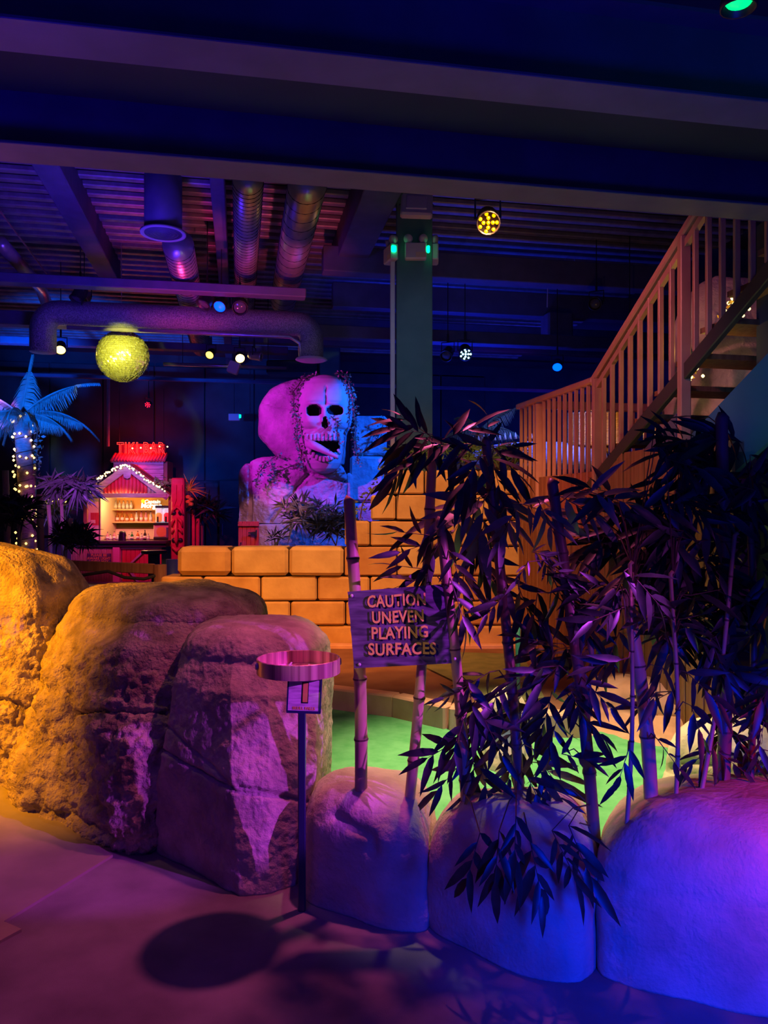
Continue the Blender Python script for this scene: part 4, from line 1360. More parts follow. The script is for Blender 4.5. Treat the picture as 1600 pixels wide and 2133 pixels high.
for k, (word, px, py, w) in enumerate([('CAUTION', 826, 1252, 122), ('UNEVEN', 829, 1286, 108), ('PLAYING', 833, 1319, 118), ('SURFACES', 838, 1353, 142)]):
    q = P(px, py, 3.044)
    sizew = {'CAUTION': .050, 'UNEVEN': .050, 'PLAYING': .050, 'SURFACES': .050}[word]
    rollw = math.radians(2.5 - k * 0.6)
    mm = face_cam(q, math.radians(3), 0, rollw)
    o = text_mesh(word, 0.064, M_goldtxt, t, Matrix.Identity(4), 'lettering', offset=0.0016, spacing=1.05)
    xs = [v.co.x for v in o.data.vertices]
    ww = max(xs) - min(xs)
    mid_ = (max(xs) + min(xs)) / 2
    f_ = w / F * 3.044 / ww
    for v in o.data.vertices:      # hand-lettered look: letters slightly uneven
        v.co.x = (v.co.x - mid_) * f_
        v.co.y = v.co.y * 1.02 + 0.0015 * math.sin(v.co.x * 60 + k)
    off = t.location
    o.matrix_basis = Matrix.Translation(-off) @ mm
    o2 = inst(o.data.copy(), 'lettering_edge', mm @ Matrix.Translation((-0.0022, -0.0022, -0.0015)) @ Matrix.Diagonal((1.012, 1.05, 1, 1)), t)
    o2.data.materials[0] = M_shadowtxt

# ================================================================= skull statue
stt = thing('skull_statue', P(650, 1138, 12), 'giant stone statue with a skull face, half lit magenta and half blue', 'statue')
D0 = 12.0
boulder('head_rock', [(P(0, 965, 12).z, [(600, 12.2), (640, 12.1), (700, 12.1), (715, 12.4), (700, 13.0), (600, 13.0)]),
                      (P(0, 900, 12).z, [(540, 12.3), (600, 12.1), (705, 12.1), (722, 12.4), (710, 13.1), (560, 13.1)]),
                      (P(0, 850, 12).z, [(543, 12.3), (600, 12.1), (705, 12.1), (722, 12.4), (710, 13.1), (560, 13.1)])], 0.52, M_stone, amp=0.03, fine=0.006, n=170, rows=50, drows=30, seed=21, parent=stt, domepow=0.75,
        cracks=[([(550, 840), (600, 850), (615, 858)], 2.2, 0.05)])
boulder('torso_block', [(P(0, 1090, 12).z, [(495, 12.2), (560, 11.95), (700, 11.95), (722, 12.1), (700, 13.0), (520, 13.0)]),
                        (P(0, 1000, 12).z, [(497, 12.2), (560, 12.0), (700, 12.05), (722, 12.1), (700, 13.0), (520, 13.0)])], 0.42, M_stone, amp=0.03, fine=0.006, n=220, rows=70, drows=30, seed=22, parent=stt, domepow=0.55, sharp=1,
        cracks=[([(520, 965), (521, 1090)], 3, 0.10), ([(560, 1085), (620, 1010), (640, 990)], 3, 0.10), ([(640, 985), (720, 1003)], 3, 0.10), ([(640, 985), (625, 960)], 3, 0.10)])
boulder('torso_block', [(P(0, 1150, 12).z, [(497, 12.15), (560, 11.9), (700, 11.9), (722, 12.0), (700, 13.0), (520, 13.0)]),
                        (P(0, 1094, 12).z, [(497, 12.15), (560, 11.9), (700, 11.9), (722, 12.0), (700, 13.0), (520, 13.0)])], 0.02, M_stone, amp=0.015, fine=0.004, n=70, rows=16, drows=4, seed=23, parent=stt, domepow=0.3, sharp=1)
for (xa, ya, xb, yb, dd) in ((738, 866, 806, 948, 12.4), (728, 950, 800, 1046, 12.2), (722, 1048, 790, 1150, 12.2), (720, 985, 735, 1140, 12.1)):
    a, c = P(xa, ya, dd), P(xb, yb, dd)
    MB().box(((a.x + c.x) / 2, dd + 0.3, (a.z + c.z) / 2), (c.x - a.x, 0.6, a.z - c.z), Matrix.Rotation(rnd.uniform(-0.02, 0.02), 3, 'Y'), 0, 0.04).build('shoulder_block', M_stone, stt)

# face ------------------------------------------------
pxm = 1 / 3.636 * 12.0 / F            # metres per crop pixel
CX, CY = 717, 455                     # crop coordinates of the face centre


def crop(cx_, cy_, y=11.9):
    D = y
    return P(480 + cx_ / 3.636, 760 + cy_ / 3.636, D)


prof = [(88, 0), (92, 60), (104, 105), (130, 150), (170, 182), (220, 200), (280, 208), (340, 210), (400, 207), (450, 198), (490, 185), (530, 172), (580, 162), (640, 154), (700, 146), (750, 132), (790, 105), (812, 70), (822, 30), (824, 0)]
NR, NC = 230, 200
py_ = np.array([p_[0] for p_ in prof])
pw_ = np.array([p_[1] for p_ in prof])
b = MB()
ids = []
YC = 11.95


def sm(x):
    return max(0.0, min(1.0, x))


for i in range(NR + 1):
    f = i / NR
    cy_ = 88 + (824 - 88) * (0.5 - 0.5 * math.cos(f * math.pi)) * 1.0
    w_ = float(np.interp(cy_, py_, pw_))
    cxm = 717 + (-6 if cy_ > 500 else 0)
    for j in range(NC):
        th = 2 * math.pi * j / NC
        ct, s_t = math.cos(th), math.sin(th)
        ex = math.copysign(abs(ct) ** 0.85, ct)
        ey = math.copysign(abs(s_t) ** 0.85, s_t)
        X = cxm + ex * w_
        dep = 0.36 * (w_ / 208) ** 0.6 * (1 - 0.10 * ((cy_ - 300) / 400) ** 2)
        Y = YC - ey * dep
        mi = 0
        if s_t > 0:
            # brow
            Y -= 0.05 * math.exp(-((cy_ - 318) / 16) ** 2) * (math.exp(-((X - 650) / 60) ** 4) + math.exp(-((X - 806) / 60) ** 4))
            # nose bridge
            Y -= 0.05 * math.exp(-((X - 733) / 28) ** 2) * sm((cy_ - 320) / 60) * sm((520 - cy_) / 60)
            # cheek
            Y -= 0.045 * math.exp(-((cy_ - 450) / 34) ** 2) * (math.exp(-((X - 610) / 60) ** 2) + math.exp(-((X - 850) / 55) ** 2))
            Y += 0.05 * math.exp(-((cy_ - 505) / 12) ** 2) * (math.exp(-((X - 610) / 50) ** 4) + math.exp(-((X - 845) / 45) ** 4))
            # forehead crack
            Y += 0.05 * math.exp(-((X - 736 - 3 * math.sin(cy_ * 0.07)) / 4) ** 2) * sm((cy_ - 180) / 20) * sm((345 - cy_) / 15)
            # eyes
            for (ex_, ey_, ax, ay) in ((651, 368, 56, 42), (806, 366, 56, 36)):
                dd_ = abs((X - ex_) / ax) ** 3.2 + abs((cy_ - ey_) / ay) ** 3.2
                if cy_ < ey_ - ay * 0.6:
                    dd_ += 0.3
                if dd_ < 1:
                    Y += 0.20 * (1 - dd_ ** 2)
                    if dd_ < 0.93:
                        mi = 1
            # nose
            nw = 6 + 14 * sm((cy_ - 410) / 60)
            dd_ = abs((X - 733) / nw) ** 2.5 + abs((cy_ - 458) / 44) ** 4
            if dd_ < 1 and not (abs(X - 733) < 2 and cy_ > 470):
                Y += 0.12 * (1 - dd_)
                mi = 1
            # mouth
            mw = 112
            lo = 702 - 0.0035 * (X - 724) ** 2
            up_ = 590
            if abs(X - 724) < mw and up_ < cy_ < lo:
                q = min(1.0, (cy_ - up_) / 10, (lo - cy_) / 10, (mw - abs(X - 724)) / 14)
                Y += 0.2 * q
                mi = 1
            # jaw hollow left of the mouth
        b.v.append(tuple(P(480 + X / 3.636, 760 + cy_ / 3.636, 12.0).xz.to_3d()[:1]) + (Y, P(0, 760 + cy_ / 3.636, 12.0).z))
        ids.append(mi)
for i in range(NR):
    for j in range(NC):
        q = (i * NC + j, (i + 1) * NC + j, (i + 1) * NC + (j + 1) % NC, i * NC + (j + 1) % NC)
        b.f.append(q)
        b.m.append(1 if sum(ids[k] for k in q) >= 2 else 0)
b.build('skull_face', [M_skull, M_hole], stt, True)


def fsurf(X, Yc):
    """depth of the face front at crop coordinates"""
    w_ = float(np.interp(Yc, py_, pw_))
    ex = max(-1, min(1, (X - 711) / max(1, w_)))
    ct = abs(ex) ** (1 / 0.85)
    ey = math.sqrt(max(0, 1 - ct * ct)) ** 0.85
    dep = 0.36 * (w_ / 208) ** 0.6 * (1 - 0.10 * ((Yc - 300) / 400) ** 2)
    return YC - ey * dep


for k in range(9):
    X = 600 + k * 28.5
    yt, yb_ = 540 - 2 * k * 0.2, 594 - abs(k - 4) * 1.5
    y = fsurf(X, 565)
    a, c = crop(X - 13.2, yt, 12), crop(X + 13.2, yb_, 12)
    MB().box(((a.x + c.x) / 2, y + 0.005, (a.z + c.z) / 2), (c.x - a.x, 0.07, a.z - c.z), Matrix.Rotation(0.012 * (k - 4), 3, 'Y'), 0, 0.014).build('upper_tooth', M_skull, stt)
for k in range(9):
    X = 614 + k * 27
    yc = 727 - 0.0052 * (X - 722) ** 2
    y = fsurf(X, yc)
    q = crop(X, yc, 12)
    MB().box((q.x, y + 0.0, q.z), (0.051, 0.07, 0.085), Matrix.Rotation(-(X - 722) / 108 * 0.45, 3, 'Y'), 0, 0.013).build('lower_tooth', M_skull, stt)
a, c = crop(600, 604, 12), crop(826, 712, 12)
MB().tube([(a.x, 11.70, a.z), (a.x * 0.6 + c.x * 0.4, 11.60, a.z * 0.6 + c.z * 0.4), (c.x - 0.03, 11.58, c.z + 0.01), (c.x, 11.58, c.z), (c.x + 0.02, 11.58, c.z)], [0.07, 0.06, 0.028, 0.04, 0.02], 12).build('cross_bone', M_skull, stt, True)
# red door at the statue's foot
t = thing('hatch_door', P(516, 1138, 11.8), 'small red plank hatch with a black hinge at the foot of the statue', 'door')
for k in range(5):
    MB().box(P(499 + k * 8.6 + 2, 1116, 11.8), (0.06, 0.04, 0.44), None, 0, 0.004).build('plank', M_reddoor, t)
MB().box(P(518, 1093, 11.77), (0.32, 0.04, 0.04)).build('lintel', M_reddoor, t)
MB().prism([P(517, 1109, 11.72), P(533, 1107, 11.72), P(533, 1115, 11.72), P(517, 1111, 11.72)], (0, 0.02, 0)).build('hinge', M_black, t)
MB().box(P(534, 1111, 11.72), (0.02, 0.02, 0.1)).build('hinge_plate', M_black, t)
MB().lathe([(0.012, 0), (0.012, 0.02)], P(502, 1131, 11.76), 8, axis=(0, -1, 0)).build('ring_handle', M_black, t)

# vines on the statue
VT = [
    ('ivy vine hanging along the left side of the skull face', [(655, 780), (630, 790), (612, 815), (612, 850), (620, 880), (618, 910), (628, 945), (625, 975)], 0.06, 260),
    ('ivy vine hanging along the right side of the skull face', [(700, 775), (725, 790), (735, 830), (738, 870), (740, 905), (745, 950), (748, 965)], 0.07, 240),
    ('ivy clump with trailing ends on the left shoulder of the statue', [(600, 960), (575, 950), (555, 965), (540, 985), (533, 1010), (534, 1015)], 0.07, 220),
    ('short ivy trail hanging on the chest of the statue', [(565, 965), (572, 985), (573, 1003)], 0.04, 200),
    ('small ivy tuft growing out of the skull nose', [(690, 868), (705, 880), (702, 900), (708, 925)], 0.045, 260),
    ('blue-lit ivy on the rock right of the skull', [(785, 870), (800, 880), (790, 905), (780, 925)], 0.10, 190),
    ('leafy vine trailing down the steps of the block wall', [(805, 965), (800, 1000), (775, 1020), (755, 1050), (750, 1080)], 0.10, 160)]
for k, (lab, pp, r, dn) in enumerate(VT):
    D = (11.72, 11.72, 11.8, 11.8, 11.5, 12.1, 8.3)[k]
    garland('ivy_vine', [P(x, y, D) for x, y in pp], lab, r=r, dens=dn, lsize=0.055, seed=30 + k, cat='vine')


# ================================================================= small leafy plants
def bush(name, c, label, n, L, rad, m, seed, cat='plant', up=0.4, wide=0.12):
    rn = random.Random(seed)
    t = thing(name, c, label, cat)
    b = MB()
    for k in range(n):
        st_ = Vector(c) + Vector((rn.uniform(-1, 1) * rad, rn.uniform(-1, 1) * rad * 0.6, rn.uniform(0, 1) * rad * 0.8))
        for j in range(7):
            d = Vector((rn.gauss(0, 1), rn.gauss(0, 0.6), up + rn.gauss(0, 0.6))).normalized()
            s_ = d.cross(Vector((rn.gauss(0, .5), -1, rn.gauss(0, .5)))).normalized()
            l = L * rn.uniform(0.6, 1.1)
            b.add([st_, st_ + d * l * 0.4 + s_ * l * wide * 0.5, st_ + d * l - Vector((0, 0, l * 0.2)), st_ + d * l * 0.4 - s_ * l * wide * 0.5], [(0, 1, 2, 3)])
    o = b.build('foliage', m, t)
    o['kind'] = 'stuff'
    b = MB()
    for k in range(4):
        b.tube([Vector(c) - Vector((0, 0, 0.15)), Vector(c) + Vector((rn.uniform(-1, 1) * rad * .7, 0, rad * rn.uniform(.3, .9)))], 0.008, 5)
    b.build('stem', M_node, t)
    return t


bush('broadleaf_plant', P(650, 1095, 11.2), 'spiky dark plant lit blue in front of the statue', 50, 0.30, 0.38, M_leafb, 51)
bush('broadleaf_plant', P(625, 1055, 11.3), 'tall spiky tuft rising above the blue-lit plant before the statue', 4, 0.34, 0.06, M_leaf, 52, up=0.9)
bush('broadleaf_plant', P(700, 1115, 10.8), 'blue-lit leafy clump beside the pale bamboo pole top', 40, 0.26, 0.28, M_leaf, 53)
bush('broadleaf_plant', P(575, 1128, 11.0), 'low dark leaves just above the top course of the block wall', 4, 0.22, 0.1, M_leaf, 54)
bush('shrub', P(850, 965, 8.35), 'dark shrub with red flecks growing on the top block row', 40, 0.14, 0.22, M_leafg, 55)
bush('shrub', P(960, 965, 8.35), 'dark shrub spreading along the middle of the top block row', 46, 0.14, 0.28, M_leafg, 56)
bush('shrub', P(1060, 960, 8.35), 'green shrub at the right end of the top block row', 36, 0.14, 0.2, M_leafg, 57)
for k in range(5):
    tag(MB().lathe([(0.001, 0), (0.03, 0.015), (0.02, 0.035), (0.001, 0.03)], P(818 + k * 9, 962 + (k % 2) * 7, 8.1), 6).build('red_flower', M_redfl), 'small red flower in the shrub on the block wall, %s of five from the left' % ('first', 'second', 'third', 'fourth', 'last')[k], 'flower', 'red flowers on the wall')
bush('broadleaf_plant', P(12, 1085, 11.0), 'dark bushy plant behind the amber boulder at far left', 60, 0.32, 0.34, M_leaf, 58)
bush('broadleaf_plant', P(145, 1030, 13.5), 'purple-lit drooping plant at the left side of the bar front', 44, 0.4, 0.32, M_leafb, 59, up=-0.2)
bush('broadleaf_plant', P(112, 1072, 14), 'blue-lit tuft between the palm and the bar', 26, 0.34, 0.25, M_leafb, 60, up=-0.1)
bush('broadleaf_plant', P(150, 1135, 12.5), 'dark leafy plant low down left of the bar counter', 40, 0.34, 0.3, M_leaf, 61)
bush('spiky_plant', P(392, 1025, 18), 'yellowish spiky leaves on top of the carved post, right of the bar', 6, 0.5, 0.05, M_yellow, 62, up=0.5, wide=0.06)
bush('broadleaf_plant', P(425, 1075, 18.5), 'dark palm-like plant by the back wall right of the bar', 40, 0.5, 0.35, M_leaf, 63)

# ================================================================= palm trees
def frond(c, az, el, L, droop, m, parent, seed, width=0.28, n=46):
    rn = random.Random(seed)
    b = MB()
    pts = []
    d = Vector((math.cos(az) * math.cos(el), math.sin(az) * math.cos(el), math.sin(el)))
    p_ = Vector(c)
    st_ = L / 16
    for k in range(17):
        pts.append(p_.copy())
        p_ = p_ + d * st_
        d = (d + Vector((0, 0, -droop / 16))).normalized()
    b.tube(pts, [0.02 * (1 - k / 18) + 0.003 for k in range(17)], 5)
    for k in range(n):
        f = (k + 1.5) / (n + 1)
        s_ = f * 16
        i = min(15, int(s_))
        q = pts[i].lerp(pts[i + 1], s_ - i)
        t_ = (pts[i + 1] - pts[i]).normalized()
        side = t_.cross(Vector((0, 0, 1))).normalized()
        wl = width * (math.sin(min(1, f * 1.15 + 0.18) * math.pi) ** 0.6 + 0.15)
        for sg in (-1, 1):
            dd_ = (side * sg * 0.75 + t_ * 0.45 + Vector((0, 0, -0.75 + rn.uniform(-0.1, 0.1)))).normalized()
            w_ = t_ * L * 0.010
            e1 = q + dd_ * wl * 0.5 + Vector((0, 0, 0.03))
            e2 = q + dd_ * wl * rn.uniform(0.9, 1.08) - Vector((0, 0, wl * 0.3))
            b.add([q - w_, q + w_, e1 + w_, e1 - w_, e2], [(0, 1, 2, 3), (3, 2, 4)])
    return b.build('frond', m, parent)


pb = P(58, 1145, 13.5)
pt = P(45, 868, 13.3)
t = thing('palm_tree', (pb.x, pb.y, 0), 'artificial palm with blue-lit fronds and a trunk wrapped in fairy lights', 'palm')
MB().tube([Vector((pb.x, pb.y, 0)), pb, pb.lerp(pt, 0.5) + Vector((0.03, 0, 0)), pt], [0.16, 0.15, 0.14, 0.13], 16).build('trunk', M_trunk, t, True)
FR = [(0.05, 0.35, 1.5, 1.5), (0.0, 0.75, 1.5, 0.9), (-0.3, 0.15, 1.2, 1.3), (math.pi, 0.35, 1.3, 1.4), (math.pi + .3, 0.75, 1.2, 0.9), (1.4, 1.35, 1.15, 0.4), (-1.4, 0.5, 0.9, 1.6), (2.4, 0.1, 1.0, 1.5), (math.pi - 0.2, 0.1, 1.4, 1.5), (-0.9, 0.3, 0.9, 1.8), (-2.2, 0.4, 0.9, 1.8), (1.7, 1.2, 0.9, 0.7)]
for k, (az, el, L, dr) in enumerate(FR):
    frond(pt + Vector((0, 0, 0.02)), az, el, L, dr, M_frond, t, 70 + k, width=0.30)
rn = random.Random(5)
t = thing('fairy_lights', pb, 'warm fairy lights wound around the palm trunk', 'string lights')
pts = []
for k in range(90):
    f = k / 89
    th = f * 2 * math.pi * 9
    q = pb.lerp(pt, f * 0.97)
    pts.append(q + Vector((math.cos(th) * 0.165, math.sin(th) * 0.165, 0)))
MB().tube(pts, 0.006, 4).build('wire', M_black, t)
b0 = MB()
star(b0, (0, 0, 0), 0.024)
ob = b0.build('bulb', M_bulb)
ob.parent = t
ob.location = pts[0] - t.location
for k in range(2, 90, 1):
    q = pts[k] + Vector((rn.uniform(-.02, .02), -0.02, rn.uniform(-.17, .17)))
    inst(ob, 'bulb', Matrix.Translation(q), t)
garland('ivy_garland', [P(78, 885, 13.4), P(76, 940, 13.4), P(74, 1010, 13.5)], 'dark ivy hanging down the right side of the lit palm trunk', r=0.09, dens=110, lsize=0.09, seed=6)

# second palm behind, right of the pillar
pt = P(1000, 900, 10.5)
t = thing('palm_tree', (pt.x, pt.y, 0), 'small blue-lit palm behind the shrubs right of the pillar', 'palm')
MB().tube([(pt.x, pt.y, 0), pt], 0.07, 10).build('trunk', M_trunk, t, True)
for k, (az, el, L, dr) in enumerate([(math.pi, 0.5, 0.6, 1.8), (0.1, 0.9, 0.8, 1.2), (0.2, 0.5, 0.7, 1.6), (2.2, 0.9, 0.6, 1.3), (-1.5, 0.5, 0.5, 1.5)]):
    frond(pt, az, el, L, dr, M_frond, t, 90 + k, width=0.2, n=30)

# ================================================================= tiki bar
BD = 18.0


def BP(px, py, d=0.0):
    return P(px, py, BD) + Vector((0, d, 0))


def bbox(b, xa, ya, xb, yb, d0, d1, mi=0, ch=0):
    a, c = BP(xa, ya), BP(xb, yb)
    return b.box(((a.x + c.x) / 2, BD + (d0 + d1) / 2, (a.z + c.z) / 2), (abs(c.x - a.x), d1 - d0, abs(a.z - c.z)), None, mi, ch)


bar = thing('tiki_bar', BP(265, 1200), 'small wooden beach bar hut with a pink gable and lit bottle shelves', 'bar hut')
bbox(MB(), 160, 1138, 247, 1212, -0.3, -0.26).build('counter_front', M_plank, bar)
for k in range(26):       # bamboo strips along the front
    x = 161 + k * 3.3
    MB().tube([BP(x, 1138, -0.32), BP(x, 1212, -0.32)], 0.016, 6).build('bamboo_strip', M_bamboo, bar, True)
bbox(MB(), 170, 1125, 358, 1131, -0.5, 0.05, ch=0.01).build('counter_top', M_counter, bar)
bbox(MB(), 174, 1131, 356, 1138, -0.42, 0.0, ch=0.01).build('counter_edge', M_counter, bar)
bbox(MB(), 247, 1136, 261, 1212, -0.4, -0.25, ch=0.01).build('front_post', mat('pink post', (0.75, 0.25, 0.4), 0.6), bar)
for k in range(9):
    bbox(MB(), 263 + k * 9, 1138, 271.5 + k * 9, 1212, -0.29, -0.25, ch=0.004).build('front_board', M_reddoor, bar)
bbox(MB(), 262, 1136, 345, 1142, -0.33, -0.28, ch=0.005).build('front_rail', M_greywood, bar)
MB().beam(BP(278, 1176, -0.33), BP(312, 1144, -0.33), 0.04, 0.09, up=(0, -1, 0)).build('front_brace', M_greywood, bar)
MB().beam(BP(272, 1176, -0.33), BP(300, 1212, -0.33), 0.04, 0.09, up=(0, -1, 0)).build('front_brace', M_greywood, bar)
# frame and interior
bbox(MB(), 175, 1034, 184, 1125, -0.05, 0.05, ch=0.01).build('side_post', M_plank, bar)
bbox(MB(), 184, 1038, 208, 1125, 0.0, 0.04).build('left_panel', M_cream, bar)
bbox(MB(), 189, 1068, 206, 1094, -0.01, 0.0).build('red_poster', M_reddoor, bar)
bbox(MB(), 190, 1083, 199, 1090, -0.016, -0.01).build('poster_note', M_cream, bar)
bbox(MB(), 184, 1034, 356, 1140, 1.1, 1.16).build('back_wall', M_orange, bar)
bbox(MB(), 206, 1034, 210, 1125, 0.0, 1.1).build('inner_wall', M_cream, bar)
bbox(MB(), 352, 1034, 358, 1138, -0.05, 1.1).build('right_wall', M_plank, bar)
bbox(MB(), 200, 1091, 340, 1104, 1.05, 1.1).build('green_band', M_olivep, bar)
bbox(MB(), 200, 1104, 340, 1126, 1.0, 1.1).build('tile_band', M_cream, bar)
bbox(MB(), 204, 1060, 322, 1063, 0.75, 1.1).build('shelf', M_shelf, bar)
bbox(MB(), 204, 1087, 322, 1090, 0.75, 1.1).build('shelf', M_shelf, bar)
bbox(MB(), 180, 1030, 360, 1034, 0.0, 1.2).build('hut_ceiling', M_greywood, bar)
bbox(MB(), 172, 1028, 353, 1037, -0.25, -0.15, ch=0.01).build('fascia_beam', M_greywood, bar)
# gable
gl, gr, ga = BP(193, 1028, -0.1), BP(350, 1028, -0.1), BP(271, 975, -0.1)
for k in range(20):
    xa, xb = 196 + k * 7.6, 196 + (k + 1) * 7.6
    xm = (xa + xb) / 2
    top = 1028 - (1028 - 980) * (1 - abs(xm - 271) / 78)
    if top < 1026:
        MB().tube([BP(xm, 1028, -0.1), BP(xm, top, -0.1)], 0.045, 8).build('gable_strip', M_redtin if 222 < xm < 310 else M_greywood, bar, True)
MB().prism([gl, gr, ga], (0, 0.05, 0)).build('gable_back', M_redtin, bar)
MB().beam(BP(196, 1029, -0.2), BP(273, 973, -0.2), 0.05, 0.15, up=(0, 0, 1), ch=0.008).build('barge_board', M_greywood, bar)
MB().beam(BP(271, 973, -0.2), BP(355, 1037, -0.2), 0.05, 0.15, up=(0, 0, 1), ch=0.008).build('barge_board', M_greywood, bar)
MB().prism([BP(262, 974, -0.24), BP(281, 974, -0.24), BP(279, 995, -0.24), BP(272, 998, -0.24), BP(265, 995, -0.24)], (0, 0.03, 0)).build('ridge_plate', M_greywood, bar)
MB().prism([BP(193, 1024, 0), BP(272, 968, 0), BP(272, 968, 1.2), BP(193, 1024, 1.2)], (0, 0, 0.03)).build('roof_slope', M_plank, bar)
MB().prism([BP(272, 968, 0), BP(356, 1032, 0), BP(356, 1032, 1.2), BP(272, 968, 1.2)], (0, 0, 0.03)).build('roof_slope', M_plank, bar)
# roof tower
for k in range(6):
    bbox(MB(), 222, 957 + k * 9.2, 329, 965.6 + k * 9.2, 0.45, 0.5, ch=0.004).build('tower_board', M_greywood, bar)
bbox(MB(), 221, 958, 336, 1008, 0.5, 1.0).build('tower_box', M_plank, bar)
for k in range(18):
    x = 221 + k * 6.5
    MB().tube([BP(x, 958, 0.36), BP(x + 1, 941, 0.62)], 0.038, 8).build('tower_roof_sheet', M_redtin, bar, True)
bbox(MB(), 218, 957, 331, 961, 0.38, 0.5, ch=0.004).build('tower_eave', M_greywood, bar)

# neon sign
t = thing('neon_sign', BP(277, 946, 0.6), 'red neon sign reading TIKI BAR on the roof of the hut', 'neon sign')
bbox(MB(), 226, 919, 328, 944, 0.66, 0.7, ch=0.01).build('backboard', M_signback, t)
o = text_mesh('TIKI BAR', 0.40, M_neon, t, Matrix.Identity(4), 'neon_tube', outline=0.0065, offset=0.004, spacing=1.12)
xs = [v.co.x for v in o.data.vertices]
f_ = (104 / F * BD) / (max(xs) - min(xs))
for v in o.data.vertices:
    v.co.x *= f_
o.matrix_basis = Matrix.Translation(-t.location) @ face_cam(BP(277, 931, 0.58))
for x in (222, 318):
    MB().tube([BP(x + 6, 919, 0.68), BP(x + 6, 800, 0.68)], 0.006, 4).build('hanging_wire', M_black, t)
lamp('AREA', BP(277, 930, 0.3), BP(277, 945, 1.5), (1.0, 0.02, 0.02), 22, 0.6)

# rum neon in the bar
t = thing('neon_sign', BP(296, 1048, 0.6), 'small white neon sign reading Captain Morgan inside the bar', 'neon sign')
text_mesh('Captain', 0.125, M_neonw, t, face_cam(BP(301, 1044.5, 0.6)), 'neon_lettering', offset=0.004, shear=0.2)
text_mesh('Morgan', 0.165, M_neonw, t, face_cam(BP(299, 1053, 0.6)), 'neon_lettering', offset=0.005, shear=0.1)
MB().lathe([(0.001, 0), (0.045, 0.005), (0.04, 0.02), (0.001, 0.025)], BP(281, 1043, 0.62), 12, axis=(0, -1, 0)).build('yellow_lamp', mat('yellow glow', (1, .9, 0), 0.5, emit=(1, 0.75, 0), estr=2), t)

# bottles
BC = {'amber': (0.45, 0.14, 0.02), 'clear': (0.75, 0.72, 0.62), 'dark': (0.05, 0.02, 0.02), 'pink': (0.75, 0.3, 0.35), 'red': (0.5, 0.03, 0.03), 'green': (0.05, 0.25, 0.08), 'yel': (0.7, 0.5, 0.12), 'or': (0.8, 0.25, 0.05)}
BMAT = {k: glass('bottle glass ' + k, v) for k, v in BC.items()}
M_lab = mat('paper label', (0.80, 0.72, 0.58), 0.7)


def bottle(px, pyb, h, col, lab, d=0.9, wr=0.038, labelcol=True):
    c = BP(px, pyb, d)
    c = P(px, pyb, BD + d)
    t = thing('bottle', c, lab, 'bottle')
    h = h / F * (BD + d)
    MB().lathe([(wr * 0.9, 0), (wr, 0.01), (wr, h * 0.55), (wr * 0.85, h * 0.64), (wr * 0.35, h * 0.76), (wr * 0.32, h * 0.93)], c, 12).build('glass_body', BMAT[col], t, True)
    MB().lathe([(wr * 0.4, h * 0.92), (wr * 0.4, h), (0.001, h + 0.001)], c, 8).build('cap', M_black if col != 'amber' else M_redfl, t)
    if labelcol:
        MB().lathe([(wr * 1.03, h * 0.15), (wr * 1.03, h * 0.42)], c, 12).build('paper_label', M_lab, t, True)
    return t


top = ['amber', 'clear', 'red', 'clear', 'clear', 'clear', 'clear', 'clear']
nth = ['first', 'second', 'third', 'fourth', 'fifth', 'sixth', 'seventh', 'eighth', 'ninth', 'tenth', 'eleventh', 'twelfth']
names = {'amber': 'amber', 'clear': 'clear glass', 'dark': 'dark', 'pink': 'pink', 'red': 'red', 'green': 'green', 'yel': 'yellow', 'or': 'orange'}
for k, cname in enumerate(top):
    bottle(217 + k * 8.0, 1060, 17, cname, '%s liquor bottle, %s from the left on the top bar shelf' % (names[cname], nth[k]))
mid = ['dark', 'dark', 'amber', 'amber', 'amber', 'amber', 'or', 'clear', 'pink', 'pink', 'clear']
for k, cname in enumerate(mid):
    bottle(215 + k * 9.9, 1087, 22 if k not in (5, 6) else 19, cname, '%s liquor bottle, %s from the left on the middle bar shelf' % (names[cname], nth[k]))
low = [('clear', 213, 26), ('pink', 224, 17), ('clear', 230, 12), ('pink', 238, 18), ('clear', 246, 12), ('clear', 269, 12), ('green', 275, 17), ('or', 287, 19), ('clear', 295, 14), ('dark', 302, 21), ('clear', 309, 13)]
for k, (cname, x, hh) in enumerate(low):
    bottle(x, 1125, hh, cname, '%s bottle, %s from the left standing behind the bar counter' % (names[cname], nth[k]), d=0.25, wr=0.045 if k == 0 else 0.036)

# slush machine
t = thing('slush_machine', BP(337, 1125, 0.2), 'two-tank slush drink machine, one orange and one red tank, on the bar counter', 'drink machine')
bbox(MB(), 317, 1094, 353, 1119, 0.1, 0.5, ch=0.01).build('base', M_cream, t)
bbox(MB(), 318, 1119, 350, 1124, 0.05, 0.5, ch=0.01).build('drip_tray', M_black, t)
bbox(MB(), 317, 1089, 353, 1094, 0.08, 0.5, ch=0.005).build('plinth', M_black, t)
bbox(MB(), 345, 1099, 349, 1122, 0.05, 0.1).build('tap_panel', M_steel, t)
for x, c_, e_ in ((327, (0.9, 0.3, 0.08), 0.5), (344, (0.85, 0.03, 0.07), 0.5)):
    tk = bbox(MB(), x - 8, 1058, x + 8, 1089, 0.15, 0.45, ch=0.03).build('tank', glass('tank glass', (0.75, 0.85, 1.0), (0.7, 0.85, 1.0), 0.3), t)
    bbox(MB(), x - 6.5, 1068, x + 6.5, 1088, 0.1, 0.4, ch=0.04).build('slush', mat('slush', c_, 0.4, emit=c_, estr=e_), tk)
    MB().tube([BP(x, 1076, 0.06), BP(x, 1088, 0.06)], 0.02, 8).build('tap', M_black, tk)
    bbox(MB(), x - 8, 1053, x + 8, 1058, 0.15, 0.45, ch=0.01).build('tank_lid', M_black, tk)
